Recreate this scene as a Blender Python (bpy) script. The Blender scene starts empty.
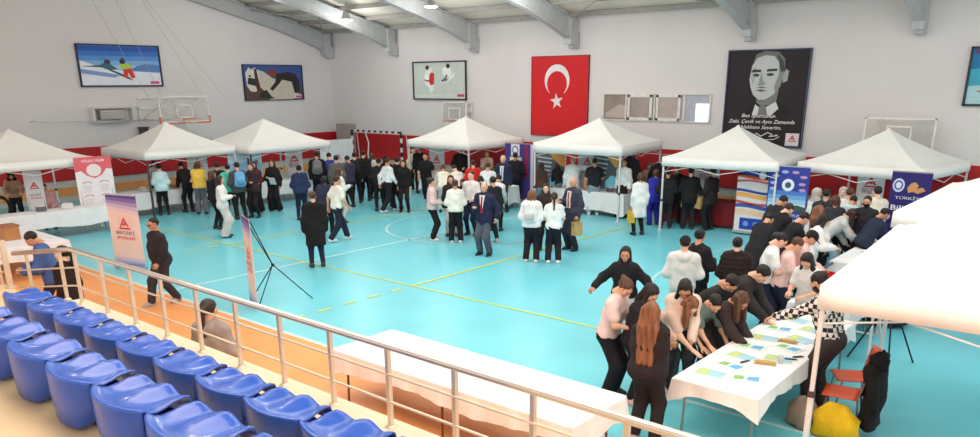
import bpy, bmesh, math, random
import numpy as np
from mathutils import Vector, Matrix
random.seed(7); rng = np.random.default_rng(7)
sc = bpy.context.scene
COL = sc.collection
PI = math.pi
cos, sin = math.cos, math.sin

# ---------------------------------------------------------------- materials
def lin(c):
    return tuple(((v/255)/12.92 if v/255 <= .04045 else ((v/255+.055)/1.055)**2.4) for v in c)
MATS = {}
def mat(name, rgb, rough=.6, metal=0, var=.06, scale=6, bump=0, bscale=40, spec=.5, coat=0, emit=0, alpha=1, trans=0, stretch=None):
    if name in MATS: return MATS[name]
    m = bpy.data.materials.new(name); m.use_nodes = True
    nt = m.node_tree; N = nt.nodes; L = nt.links
    b = N['Principled BSDF']
    c = lin(rgb)
    tc = N.new('ShaderNodeTexCoord'); mp = N.new('ShaderNodeMapping')
    L.new(tc.outputs['Object'], mp.inputs[0])
    if stretch: mp.inputs['Scale'].default_value = stretch
    nz = N.new('ShaderNodeTexNoise'); nz.inputs['Scale'].default_value = scale; nz.inputs['Detail'].default_value = 3
    L.new(mp.outputs[0], nz.inputs['Vector'])
    rp = N.new('ShaderNodeValToRGB')
    rp.color_ramp.elements[0].position = .3; rp.color_ramp.elements[1].position = .7
    rp.color_ramp.elements[0].color = tuple(max(0, v*(1-var*1.5)) for v in c)+(1,)
    rp.color_ramp.elements[1].color = tuple(min(1, v*(1+var)) for v in c)+(1,)
    L.new(nz.outputs['Fac'], rp.inputs[0]); L.new(rp.outputs[0], b.inputs['Base Color'])
    b.inputs['Roughness'].default_value = rough; b.inputs['Metallic'].default_value = metal
    b.inputs['Specular IOR Level'].default_value = spec
    if coat: b.inputs['Coat Weight'].default_value = coat
    if alpha < 1: b.inputs['Alpha'].default_value = alpha
    if trans: b.inputs['Transmission Weight'].default_value = trans
    if emit:
        b.inputs['Emission Color'].default_value = c+(1,); b.inputs['Emission Strength'].default_value = emit
    if bump:
        n2 = N.new('ShaderNodeTexNoise'); n2.inputs['Scale'].default_value = bscale; n2.inputs['Detail'].default_value = 2
        L.new(mp.outputs[0], n2.inputs['Vector'])
        bp = N.new('ShaderNodeBump'); bp.inputs['Strength'].default_value = bump; bp.inputs['Distance'].default_value = .02
        L.new(n2.outputs['Fac'], bp.inputs['Height']); L.new(bp.outputs[0], b.inputs['Normal'])
    m.diffuse_color = c+(1,)
    MATS[name] = m; return m
def cloth(rgb, rough=.85):
    return mat('cloth_%d_%d_%d' % rgb, rgb, rough, var=.12, scale=5, bump=.5, bscale=9, spec=.25)
def ink(rgb):
    return mat('ink_%d_%d_%d' % rgb, rgb, .55, var=.03, scale=3, spec=.3)

# ---------------------------------------------------------------- mesh builder
class MB:
    def __init__(s): s.v = []; s.f = []; s.m = []; s.mats = []
    def mi(s, m):
        if m not in s.mats: s.mats.append(m)
        return s.mats.index(m)
    def add(s, vs, fs, m):
        k = len(s.v); s.v += [tuple(v) for v in vs]; i = s.mi(m)
        for f in fs: s.f.append(tuple(a+k for a in f)); s.m.append(i)
    def box(s, c, d, m, rz=0, R=None):
        x, y, z = d[0]/2, d[1]/2, d[2]/2
        vs = [Vector((a*x, b*y, e*z)) for a in (-1, 1) for b in (-1, 1) for e in (-1, 1)]
        M = R if R is not None else Matrix.Rotation(rz, 3, 'Z')
        vs = [M @ v + Vector(c) for v in vs]
        s.add(vs, [(0,1,3,2),(4,6,7,5),(0,4,5,1),(2,3,7,6),(0,2,6,4),(1,5,7,3)], m)
    def tube(s, pts, r, m, n=8, closed=False, caps=True):
        pts = [Vector(p) for p in pts]; rs = r if isinstance(r, (list, tuple)) else [r]*len(pts)
        vs = []; fs = []; up = None
        for i, p in enumerate(pts):
            t = (pts[min(i+1, len(pts)-1)] - pts[max(i-1, 0)]).normalized()
            if up is None: up = t.orthogonal().normalized()
            u = (up - t*up.dot(t)).normalized(); up = u; w = t.cross(u)
            vs += [p + (u*cos(2*PI*k/n) + w*sin(2*PI*k/n))*rs[i] for k in range(n)]
        for i in range(len(pts)-1):
            for k in range(n):
                a, b = i*n+k, i*n+(k+1) % n; fs.append((a, b, b+n, a+n))
        if caps:
            fs.append(tuple(range(n-1, -1, -1))); fs.append(tuple((len(pts)-1)*n+k for k in range(n)))
        s.add(vs, fs, m)
    def lathe(s, prof, m, n=16, c=(0,0,0)):
        vs = []; fs = []
        for r, z in prof: vs += [(c[0]+r*cos(2*PI*k/n), c[1]+r*sin(2*PI*k/n), c[2]+z) for k in range(n)]
        for i in range(len(prof)-1):
            for k in range(n):
                a, b = i*n+k, i*n+(k+1) % n; fs.append((a, b, b+n, a+n))
        fs.append(tuple(range(n-1, -1, -1))); fs.append(tuple((len(prof)-1)*n+k for k in range(n)))
        s.add(vs, fs, m)
    def flat(s, F, pts, m, lay=1):
        """polygon of print ink on a panel; F = (origin, U, V, N)"""
        O, U, V, Nn = F
        s.add([O + U*p[0] + V*p[1] + Nn*(.0012*lay) for p in pts], [tuple(range(len(pts)))], m)
    def grid(s, P, m):
        h = len(P); w = len(P[0]); vs = [q for row in P for q in row]
        s.add(vs, [(i*w+j, i*w+j+1, (i+1)*w+j+1, (i+1)*w+j) for i in range(h-1) for j in range(w-1)], m)
    def build(s, name, parent=None, smooth=False, solid=0, bevel=0, sub=0):
        me = bpy.data.meshes.new(name); me.from_pydata(s.v, [], s.f)
        for m in s.mats: me.materials.append(m)
        me.polygons.foreach_set('material_index', s.m)
        if smooth: me.polygons.foreach_set('use_smooth', [True]*len(s.f))
        me.update()
        o = bpy.data.objects.new(name, me); COL.objects.link(o)
        if parent is not None: o.parent = parent
        if solid: md = o.modifiers.new('s', 'SOLIDIFY'); md.thickness = solid; md.offset = 0
        if bevel: md = o.modifiers.new('b', 'BEVEL'); md.width = bevel; md.segments = 2; md.limit_method = 'ANGLE'
        if sub: md = o.modifiers.new('u', 'SUBSURF'); md.levels = sub; md.render_levels = sub
        return o
def tag(o, label=None, cat=None, group=None, kind=None):
    for k, v in (('label', label), ('category', cat), ('group', group), ('kind', kind)):
        if v: o[k] = v
    return o
def thing(name, label, cat, loc=(0,0,0), rz=0, group=None):
    o = bpy.data.objects.new(name, None); COL.objects.link(o); o.empty_display_size = .1
    o.location = loc; o.rotation_euler = (0, 0, rz)
    return tag(o, label, cat, group)
def copy_tree(o, parent=None):
    c = o.copy(); COL.objects.link(c); c.parent = parent
    for ch in list(o.children): copy_tree(ch, c)
    return c
def frame(o, u, v):
    U = Vector(u).normalized(); V = Vector(v).normalized()
    return (Vector(o), U, V, U.cross(V))
def text_polys(mb, F, txt, size, x, y, m, lay=3, width=None, shear=0, align='CENTER'):
    cu = bpy.data.curves.new('lettering', 'FONT'); cu.body = txt; cu.size = size; cu.align_x = align
    cu.resolution_u = 2; cu.shear = shear; cu.offset = size*.012
    ob = bpy.data.objects.new('lettering', cu); COL.objects.link(ob)
    me = bpy.data.meshes.new_from_object(ob)
    xs = [v.co.x for v in me.vertices] or [0]
    k = 1
    if width and max(xs)-min(xs) > 1e-6: k = width/(max(xs)-min(xs))
    O, U, V, Nn = F
    mb.add([O + U*(x+v.co.x*k) + V*(y+v.co.y) + Nn*(.0012*lay) for v in me.vertices], [tuple(p.vertices) for p in me.polygons], m)
    bpy.data.objects.remove(ob); bpy.data.curves.remove(cu); bpy.data.meshes.remove(me)
def ell(cx, cy, rx, ry, n=20, a0=0, a1=2*PI):
    return [(cx+rx*cos(a0+(a1-a0)*k/n), cy+ry*sin(a0+(a1-a0)*k/n)) for k in range(n + (0 if abs(a1-a0-2*PI) < 1e-6 else 1))]
def rect(x0, y0, x1, y1): return [(x0,y0),(x1,y0),(x1,y1),(x0,y1)]

# ---------------------------------------------------------------- camera (full-frame 28 mm, photograph cropped from the bottom)
cam = bpy.data.cameras.new('camera'); co = bpy.data.objects.new('camera', cam); COL.objects.link(co)
cam.sensor_width = 36; cam.lens = 36*762/980; cam.shift_y = (326.5-218.5)/980
r_ = Vector((0.76501661, 0.64398055, -0.00621556)); u_ = Vector((-0.19166062, 0.23687602, 0.95244735)); f_ = Vector((-0.61482989, 0.72744677, -0.30463981))
M = Matrix((r_, u_, -f_)).transposed().to_4x4(); M.translation = Vector((0, 0, 4.1))
co.matrix_world = M; sc.camera = co; cam.clip_end = 200

# ---------------------------------------------------------------- room shell
YW, XW = 24.3, -30.3
m_wall = mat('painted_wall', (226, 220, 219), .9, var=.02, scale=.6)
m_red = mat('red_wall_padding', (186, 22, 28), .55, var=.06, scale=2)
m_pale = mat('pale_wall_base', (205, 198, 188), .8)
m_orange = mat('orange_floor_paint', (240, 160, 92), .5, var=.06, scale=1.2)
m_teal = mat('turquoise_sports_floor', (120, 216, 230), .3, var=.05, scale=.7, bump=.02, bscale=3)
m_white_line = mat('white_court_paint', (196, 234, 236), .45)
m_yellow_line = mat('yellow_court_paint', (206, 222, 120), .45)
m_conc = mat('tan_concrete', (214, 190, 152), .75, var=.06, scale=2, bump=.1, bscale=30)
m_conc_edge = mat('cream_concrete', (228, 212, 186), .75, var=.04, scale=2)
m_steel = mat('grey_painted_steel', (184, 186, 187), .5, var=.05)
m_roof = mat('roof_sheet', (232, 224, 212), .8, var=.05, scale=1)

def struct(mb, name, parent=None, **k):
    o = mb.build(name, parent, **k)
    if parent is None: o['kind'] = 'structure'
    return o
ST = lambda name: tag(thing(name, None, None), kind='structure')

b = MB(); b.box((-12, 10.2, -.1), (40, 28.6, .2), m_teal); floor = struct(b, 'floor')
b = MB(); b.box((-12, 1.6, .004), (39.9, 11.3, .012), m_orange); struct(b, 'trim_1')
b = MB()
Z = .006
def strip(mb, x0, y0, x1, y1, m, z=Z): mb.box(((x0+x1)/2, (y0+y1)/2, z), (abs(x1-x0), abs(y1-y0), .006), m)
strip(b, -26, 7.25, 6, 7.33, m_white_line)
strip(b, -15.09, 7.4, -15.01, 23, m_white_line)
def ring(mb, cx, cy, r, a0, a1, m, w=.07, n=48):
    vs = []
    for k in range(n+1):
        a = a0+(a1-a0)*k/n
        vs += [(cx+(r-w/2)*cos(a), cy+(r-w/2)*sin(a), Z+.003), (cx+(r+w/2)*cos(a), cy+(r+w/2)*sin(a), Z+.003)]
    mb.add(vs, [(2*k, 2*k+1, 2*k+3, 2*k+2) for k in range(n)], m)
ring(b, -14.95, 17.0, 2.62, 0, 2*PI, m_white_line)
ring(b, -1.4, 16.6, 6.6, PI*.62, PI*1.35, m_white_line)
strip(b, -2.75, 9.2, -2.68, 11.5, m_white_line); strip(b, -2.7, 16.9, 4, 16.97, m_white_line)
strip(b, -4.4, 8.9, 3, 8.97, m_white_line)
strip(b, -22.4, 10.865, -3.9, 10.925, m_yellow_line, Z+.002)
strip(b, -11.41, 10.94, -11.33, 22.5, m_yellow_line, Z+.002)
strip(b, -18.45, 10.94, -18.37, 22.5, m_yellow_line, Z+.002)
for k in range(5):
    strip(b, -11.41, 10.3-k*.62, -11.33, 10.6-k*.62, m_yellow_line, Z+.002)
    strip(b, -18.45, 10.3-k*.62, -18.37, 10.6-k*.62, m_yellow_line, Z+.002)
struct(b, 'trim_2')

def wall_bands(name, a, bb, axis):
    """wall of stacked painted bands: plaster above red padding, pale strip and orange skirting"""
    b = MB()
    def slab(z0, z1, th, m):
        if axis == 'x': b.box(((a+bb)/2, YW+.15-th/2, (z0+z1)/2), (bb-a, .3+th, z1-z0), m)
        else: b.box((XW-.15+th/2, (a+bb)/2, (z0+z1)/2), (.3+th, bb-a, z1-z0), m)
    slab(1.9, 9.6 if axis == 'y' else 6.5, 0, m_wall); slab(.76, 1.9, .05, m_red); slab(.5, .76, .0, m_pale)
    slab(.2, .5, .02, m_orange); slab(0, .2, 0, m_pale)
    return struct(b, name)
wall_bands('wall_back', XW-.3, 8, 'x'); wall_bands('wall_left', -4, YW, 'y')

# steep corrugated roof with steel rafters and purlins
SL = .226; Z0 = 6.36
zr = lambda y: Z0 + SL*(YW-y) if y > 10 else Z0 + SL*(YW-10) - SL*(10-y)
b = MB(); th = .12
for (y0, y1) in ((YW+.4, 10), (10, -4)):
    b.add([(XW-.3, y0, zr(y0)), (8, y0, zr(y0)), (8, y1, zr(y1)), (XW-.3, y1, zr(y1)),
           (XW-.3, y0, zr(y0)+th), (8, y0, zr(y0)+th), (8, y1, zr(y1)+th), (XW-.3, y1, zr(y1)+th)],
          [(0,1,2,3),(7,6,5,4),(0,4,5,1),(1,5,6,2),(2,6,7,3),(3,7,4,0)], m_roof)
struct(b, 'ceiling')
def rafter(x, big=True):
    o = thing('roof_rafter', None, None)
    b = MB(); w = .26; t = .03
    def seg(y0, ztop0, zbot0, y1, ztop1, zbot1):
        for wd, (za0, zb0), (za1, zb1) in ((w, (ztop0, ztop0-t), (ztop1, ztop1-t)), (w, (zbot0+t, zbot0), (zbot1+t, zbot1)), (.03, (ztop0-t, zbot0+t), (ztop1-t, zbot1+t))):
            vs = [(x-wd/2, y0, za0), (x+wd/2, y0, za0), (x+wd/2, y0, zb0), (x-wd/2, y0, zb0), (x-wd/2, y1, za1), (x+wd/2, y1, za1), (x+wd/2, y1, zb1), (x-wd/2, y1, zb1)]
            b.add(vs, [(0,1,2,3),(7,6,5,4),(0,4,5,1),(1,5,6,2),(2,6,7,3),(3,7,4,0)], m_steel)
    ys = [10.0, 14, 18, 21.2, 22.6]; dep = [.5, .5, .5, .52, .62]
    for i in range(4):
        seg(ys[i], zr(ys[i])-.16, zr(ys[i])-.16-dep[i], ys[i+1], zr(ys[i+1])-.16, zr(ys[i+1])-.16-dep[i+1])
    seg(22.6, zr(22.6)-.16, zr(22.6)-.78, 23.75, zr(23.75)-.16, 5.55)
    b.box((x, 23.93, 5.85), (w, .34, .95), m_steel)
    b.box((x, 23.72, 5.85), (.3, .04, .95), m_steel)
    seg(-3.5, zr(-3.5)-.16, zr(-3.5)-.66, 10, zr(10)-.16, zr(10)-.66)
    r = b.build('rafter_beam', o)
    c = MB(); c.box((x, 24.05, 5.35), (.2, .34, .16), m_steel); c.box((x, 24.12, 5.5), (.24, .3, .5), m_steel); c.build('bracket', o)
    o['kind'] = 'structure'; o.name = 'trim_3'
    return o
for x in (-30.05, -25.73, -21.1, -16.36, -9.89, -5.23): rafter(x)
b = MB()
for k in range(13):
    y = 23.9 - k*1.32
    if y < 10.5: break
    b.box((-11, y, zr(y)-.09), (38.5, .07, .15), mat('purlin_steel', (160, 156, 150), .6))
for k in range(7):
    y = 9.3 - k*1.7
    b.box((-11, y, zr(y)-.09), (38.5, .07, .15), MATS['purlin_steel'])
o = struct(b, 'trim_4')
b = MB()
for (x0, y0, x1, y1) in ((-30, 23.8, -25.7, 20), (-25.7, 23.8, -30, 20), (-16.36, 23.8, -9.9, 19), (-9.9, 23.8, -16.3, 19)):
    b.tube([(x0, y0, zr(y0)-.25), (x1, y1, zr(y1)-.25)], .03, MATS['purlin_steel'], 6)
struct(b, 'trim_5')

# column box left of the goal
b = MB(); b.box((-29.2, 24.1, 1.15), (.9, .5, 2.3), mat('grey_column', (160, 152, 148), .8), 0); struct(b, 'trim_6')

# windows high in the back wall
m_frame = mat('white_window_frame', (226, 224, 220), .5)
m_glass = mat('window_glass', (150, 135, 125), .08, spec=.8, var=.1, scale=2)
m_glassw = mat('bright_window_glass', (210, 225, 245), .1, emit=1.6)
m_dirt = mat('tan_board', (186, 172, 164), .7)
o = ST('window_1')
b = MB(); y = YW-.03
for z in (2.82, 3.70): b.box((-13.12, y, z), (4.06, .09, .04), m_frame)
for x in (-15.13, -14.2, -13.1, -12.0, -11.1): b.box((x, y, 3.26), (.05, .09, .88), m_frame)
b.build('window_frame', o)
for n, x0, x1 in (('sash', -14.12, -13.18), ('sash', -13.02, -12.13)):
    b = MB()
    for z in (2.88, 3.64): b.box(((x0+x1)/2, y-.05, z), (x1-x0, .05, .09), m_frame)
    for x in (x0+.04, x1-.04): b.box((x, y-.05, 3.26), (.09, .05, .84), m_frame)
    b.build(n, o)
b = MB(); b.box((-14.62, y+.02, 3.26), (.95, .02, .86), m_glass); b.add([(-15.05, y, 2.9), (-14.1, y, 2.9), (-14.1, y, 3.3), (-14.5, y, 3.35), (-15.05, y, 3.05)], [(0,1,2,3,4)], m_dirt); b.build('pane', o)
b = MB(); b.box((-13.65, y-.03, 3.26), (.8, .02, .7), m_glass); b.build('pane', o)
b = MB(); b.box((-12.58, y-.03, 3.26), (.74, .02, .7), m_dirt); b.build('pane', o)
b = MB(); b.box((-11.55, y+.02, 3.26), (.86, .02, .86), mat('pale_window_glass', (176, 180, 190), .15)); b.box((-11.36, y, 3.12), (.46, .02, .56), m_glassw); b.build('pane', o)

# ---------------------------------------------------------------- wall pictures
m_black = mat('black_frame', (38, 40, 46), .5)
def picture(x0, z0, x1, z1, wall, name, label, cat, bg, fr=.05, frame_col=None, group=None):
    w = abs(x1-x0); h = z1-z0
    if wall == 'back':
        o = thing(name, label, cat, (x0, YW-.01, z0)); F = frame((0, -.05, 0), (1,0,0), (0,0,1))
    else:
        o = thing(name, label, cat, (XW+.01, x0, z0)); F = frame((.05, 0, 0), (0,1,0), (0,0,1))
    b = MB()
    O, U, V, Nn = F
    def bx(a0, b0, a1, b1, t, m):
        c = O + U*(a0+a1)/2 + V*(b0+b1)/2 - Nn*(t/2) ; d = [abs(U[i])*(a1-a0)+abs(V[i])*(b1-b0)+abs(Nn[i])*t for i in range(3)]
        b.box(c, d, m)
    bx(0, 0, w, h, .04, ink(bg))
    if fr:
        fb = MB(); b, pb = fb, b; mf = frame_col or m_black
        for a in ((0,0,w,fr),(0,h-fr,w,h),(0,0,fr,h),(w-fr,0,w,h)):
            c = O + U*(a[0]+a[2])/2 + V*(a[1]+a[3])/2 + Nn*.012; t = .06
            fb.box(c, [abs(U[i])*(a[2]-a[0])+abs(V[i])*(a[3]-a[1])+abs(Nn[i])*t for i in range(3)], mf)
        fb.build('frame', o); b = pb
    return o, b, F, w, h
# national flag
o, b, F, w, h = picture(-18.35, 2.17, -15.78, 5.03, 'back', 'wall_flag', 'tall red wall flag with white crescent and star', 'flag', (214, 34, 40), fr=0)
cx, cy = w*.46, h*.70; Rr = .56
a = .62
outer = [(cx+Rr*cos(t), cy+Rr*sin(t)) for t in np.linspace(-PI/2+a, 1.5*PI-a, 30)]
cyi = cy-.13; Ri = .45
a2 = math.asin(max(-1, min(1, (outer[0][1]-cyi)/Ri)))
inner = [(cx+Ri*cos(t), cyi+Ri*sin(t)) for t in np.linspace(PI-a2, a2, 26)]
b.flat(F, outer+inner, ink((238, 232, 232)), 2)
st = []
for k in range(10):
    r = .30 if k % 2 == 0 else .118; t = PI/2+.12+k*PI/5; st.append((cx+r*cos(t), h*.44+r*sin(t)))
b.flat(F, st, ink((238, 232, 232)), 2)
b.build('flag_cloth', o)
b = MB()
for a4 in ((0,0,.03,h),(w-.03,0,w,h),(0,0,w,.03),(0,h-.03,w,h)): b.box(((a4[0]+a4[2])/2, -.03, (a4[1]+a4[3])/2), (a4[2]-a4[0], .07, a4[3]-a4[1]), ink((150, 60, 66)))
b.build('frame', o)
# portrait banner
o, b, F, w, h = picture(-10.6, 2.14, -8.05, 5.02, 'back', 'portrait_banner', 'black banner with grey portrait of a man in suit and tie above white lettering', 'banner', (42, 34, 38), .03, mat('steel_blue_edge', (60, 84, 120), .5))
g = lambda v: ink((v, v+3, v+2))
P = lambda pts: [(x/100*w, y/100*h) for x, y in pts]
b.flat(F, P([(26,33),(30,40),(44,47),(66,47),(80,40),(84,33)]), ink((30, 28, 32)), 1)
b.flat(F, P([(36,33),(39,44),(46,40),(50,40),(64,47),(68,40),(60,33)]), g(214), 5)
b.flat(F, P([(43,33),(44,40),(46,43),(51,43),(53,40),(55,33)]), g(120), 6)
b.flat(F, P([(40,46),(45,43),(54,43),(64,46),(66,60),(40,58)]), g(125), 2)
b.flat(F, P([(31,84),(29,70),(31,62),(35,54),(42,49),(50,49),(60,54),(67,62),(70,72),(69,86),(62,93),(45,95),(36,92)]), g(196), 4)
b.flat(F, P([(62,56),(67,62),(70,72),(69,86),(63,90),(64,74),(60,62)]), g(140), 5)
b.flat(F, P([(70,66),(75,68),(76,78),(72,80),(69,74)]), g(165), 5)
b.flat(F, P([(31,83),(36,91),(46,94),(57,93),(63,87),(67,76),(71,80),(70,90),(62,97),(46,98.5),(35,95)]), g(112), 5)
b.flat(F, P([(60,96),(68,88),(71,80),(67,76),(63,87)]), g(72), 6)
b.flat(F, P([(30,77),(42,77),(43,79.5),(33,80)]), g(58), 6); b.flat(F, P([(49,77.5),(62,78),(62,80.5),(50,80)]), g(58), 6)
b.flat(F, P(ell(37,74,4,1.6,10)), g(66), 6); b.flat(F, P(ell(54,74.5,4.6,1.6,10)), g(66), 6)
b.flat(F, P([(43,78),(41,66),(39,64.5),(42,63),(48,63.5),(49,65.5),(46,68)]), g(150), 6)
b.flat(F, P([(37,58.5),(45,59.6),(52,58.2),(45,57)]), g(96), 6); b.flat(F, P([(38,61.4),(45,62.4),(52,61.2),(45,60.6)]), g(104), 6)
b.flat(F, P([(36,86),(34,80),(31,82),(31,72),(33,64),(36,70)]), g(172), 5)
wh = ink((232, 230, 228))
text_polys(b, F, 'Ben Sporcunun', .15, w*.44, h*.305, wh, 8, width=w*.42, shear=.3)
text_polys(b, F, 'Zeki, Çevik ve Aynı Zamanda', .15, w*.48, h*.245, wh, 8, width=w*.82, shear=.3)
text_polys(b, F, 'Ahlaklısını Severim.', .15, w*.46, h*.185, wh, 8, width=w*.56, shear=.3)
sg = [(30,9),(36,14),(40,9),(44,14),(50,11),(58,15),(64,13),(60,11),(70,12)]
sgp = P(sg)
b.tube([F[0]+F[1]*p[0]+F[2]*p[1]+F[3]*.01 for p in sgp], .018, wh, 5)
b.tube([F[0]+F[1]*p[0]+F[2]*p[1]+F[3]*.01 for p in P([(50,7),(66,8),(73,11),(68,13)])], .014, wh, 5)
b.flat(F, P(rect(80, 2, 96, 15)), ink((232, 224, 226)), 2)
def logo(b, F, cx, cy, s, m, lay=5, m2=None):
    """red pyramid of three nested chevrons"""
    b.flat(F, [(cx-s*.05, cy+s*.5), (cx+s*.05, cy+s*.5), (cx+s*.5, cy-s*.22), (cx+s*.36, cy-s*.26), (cx, cy+s*.3), (cx-s*.36, cy-s*.26), (cx-s*.5, cy-s*.22)], m, lay)
    b.flat(F, [(cx, cy+s*.2), (cx+s*.24, cy-s*.12), (cx-s*.24, cy-s*.12)], m2 or m, lay)
    b.flat(F, [(cx-s*.6, cy-s*.3), (cx+s*.55, cy-s*.3), (cx+s*.66, cy-s*.44), (cx-s*.6, cy-s*.44)], m, lay)
red_ink = ink((214, 60, 68))
logo(b, F, w*.88, h*.095, .2, red_ink, 4)
b.build('print', o)
# skiing poster
o, b, F, w, h = picture(12.72, 4.04, 15.86, 5.55, 'left', 'skiing_poster', 'framed poster of two skiers on a snowy slope under deep blue sky', 'poster', (60, 120, 200))
P = lambda pts: [(x/100*w, y/100*h) for x, y in pts]
for k, c in enumerate(((46, 92, 178), (64, 118, 200), (92, 148, 216), (130, 180, 228), (165, 205, 236))):
    b.flat(F, P(rect(2, 84-k*11, 98, 95-k*11)), ink(c), 1)
b.flat(F, P([(60,40),(70,50),(80,55),(98,52),(98,30),(60,34)]), ink((96, 136, 196)), 2)
b.flat(F, P([(2,62),(12,56),(30,42),(60,38),(98,34),(98,4),(2,4)]), ink((236, 240, 246)), 3)
b.flat(F, P([(2,42),(30,34),(48,28),(40,22),(2,32)]), ink((130, 160, 214)), 4)
b.flat(F, P([(2,48),(28,46),(55,20),(64,14),(56,26),(34,44),(30,52)]), ink((70, 80, 110)), 5)
b.flat(F, P([(26,54),(34,58),(40,50),(46,42),(38,40),(28,48)]), ink((60, 110, 130)), 6); b.flat(F, P(ell(34,59,4,6,12)), ink((70, 60, 84)), 7)
b.flat(F, P([(47,54),(60,56),(64,44),(50,42)]), ink((186, 214, 90)), 6); b.flat(F, P([(52,42),(62,44),(66,22),(61,20),(58,34),(56,22),(52,22)]), ink((226, 66, 52)), 7)
b.flat(F, P(ell(52,60,3.5,6,12)), ink((56, 52, 60)), 7); b.flat(F, P([(50,66),(52,70),(56,66)]), ink((70, 70, 90)), 7)
b.flat(F, P(rect(84, 7, 95, 13)), ink((226, 70, 120)), 6)
b.build('print', o)
# horse poster
o, b, F, w, h = picture(19.48, 3.42, 22.57, 4.92, 'left', 'riding_poster', 'framed poster of a rider leaning along a white horse', 'poster', (62, 88, 150), .03)
P = lambda pts: [(x/100*w, y/100*h) for x, y in pts]
b.flat(F, P([(2,2),(98,2),(98,40),(60,30),(2,40)]), ink((92, 72, 62)), 1)
b.flat(F, P([(24,86),(34,80),(48,62),(60,58),(80,56),(82,2),(40,2),(36,20),(20,50),(18,74)]), ink((206, 196, 178)), 2)
b.flat(F, P([(4,76),(10,92),(14,86),(20,92),(26,78),(26,50),(22,30),(18,24),(10,26),(5,40)]), ink((222, 216, 206)), 3)
b.flat(F, P([(6,46),(20,40),(22,60),(8,64)]), ink((60, 52, 56)), 4); b.flat(F, P(ell(11,68,2,3,10)), ink((30, 28, 30)), 5)
b.flat(F, P([(18,88),(22,88),(26,40),(22,20),(19,40)]), ink((88, 50, 44)), 5)
b.flat(F, P([(40,84),(50,88),(56,78),(52,66),(44,66)]), ink((140, 64, 56)), 5)
b.flat(F, P([(54,74),(74,80),(88,74),(94,50),(92,26),(84,20),(80,52),(64,58),(58,46),(46,26),(42,32),(52,52)]), ink((52, 42, 48)), 6)
b.flat(F, P([(36,30),(44,10),(50,6),(40,4),(24,8),(24,20)]), ink((48, 54, 44)), 5)
b.flat(F, P([(80,56),(84,20),(96,16),(96,4),(82,4)]), ink((214, 206, 200)), 4); b.flat(F, P(rect(86,6,97,12)), ink((226, 80, 130)), 7)
b.build('print', o)
# martial arts poster
o, b, F, w, h = picture(-24.72, 3.43, -21.65, 4.97, 'back', 'martial_arts_poster', 'framed pale poster of two fighters in white with red body pads', 'poster', (206, 214, 208), .05)
P = lambda pts: [(x/100*w, y/100*h) for x, y in pts]
b.flat(F, P([(4,5),(96,5),(96,16),(4,14)]), ink((218, 226, 216)), 1)
b.flat(F, P([(26,84),(36,84),(38,66),(40,28),(34,16),(30,32),(24,40),(22,60)]), ink((238, 240, 238)), 2)
b.flat(F, P([(32,66),(36,72),(41,68),(40,40),(33,38),(31,52)]), ink((206, 54, 54)), 3); b.flat(F, P([(22,54),(33,50),(33,46),(24,49)]), ink((200, 60, 58)), 3)
b.flat(F, P(ell(28,84,3.6,6,12)), ink((92, 40, 46)), 4)
b.flat(F, P([(58,84),(70,86),(74,66),(64,50),(56,44),(52,46),(60,58),(56,70)]), ink((240, 242, 240)), 2)
b.flat(F, P([(60,70),(64,66),(60,56),(54,50),(56,46),(62,52),(66,64)]), ink((88, 96, 96)), 3); b.flat(F, P(ell(67,87,3.6,6,12)), ink((60, 50, 48)), 4)
b.flat(F, P([(60,50),(76,66),(80,70),(78,60),(66,46)]), ink((240, 242, 240)), 2)
b.flat(F, P(rect(83, 8, 96, 15)), ink((206, 70, 110)), 4)
b.build('print', o)
# swimming poster, cut by the frame edge
o, b, F, w, h = picture(-3.99, 3.43, -.9, 4.92, 'back', 'swimming_poster', 'framed blue poster of a swimmer at the right edge of the wall', 'poster', (40, 120, 170), .05)
P = lambda pts: [(x/100*w, y/100*h) for x, y in pts]
b.flat(F, P([(2,62),(30,70),(60,60),(98,70),(98,38),(60,44),(2,34)]), ink((70, 168, 196)), 2)
b.flat(F, P([(2,34),(20,38),(98,30),(98,4),(2,4)]), ink((176, 214, 220)), 2)
b.flat(F, P([(8,26),(24,30),(44,26),(60,20),(40,12),(20,16)]), ink((176, 122, 92)), 3); b.flat(F, P(rect(4, 88, 60, 95)), ink((120, 60, 90)), 3)
b.build('print', o)
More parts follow.
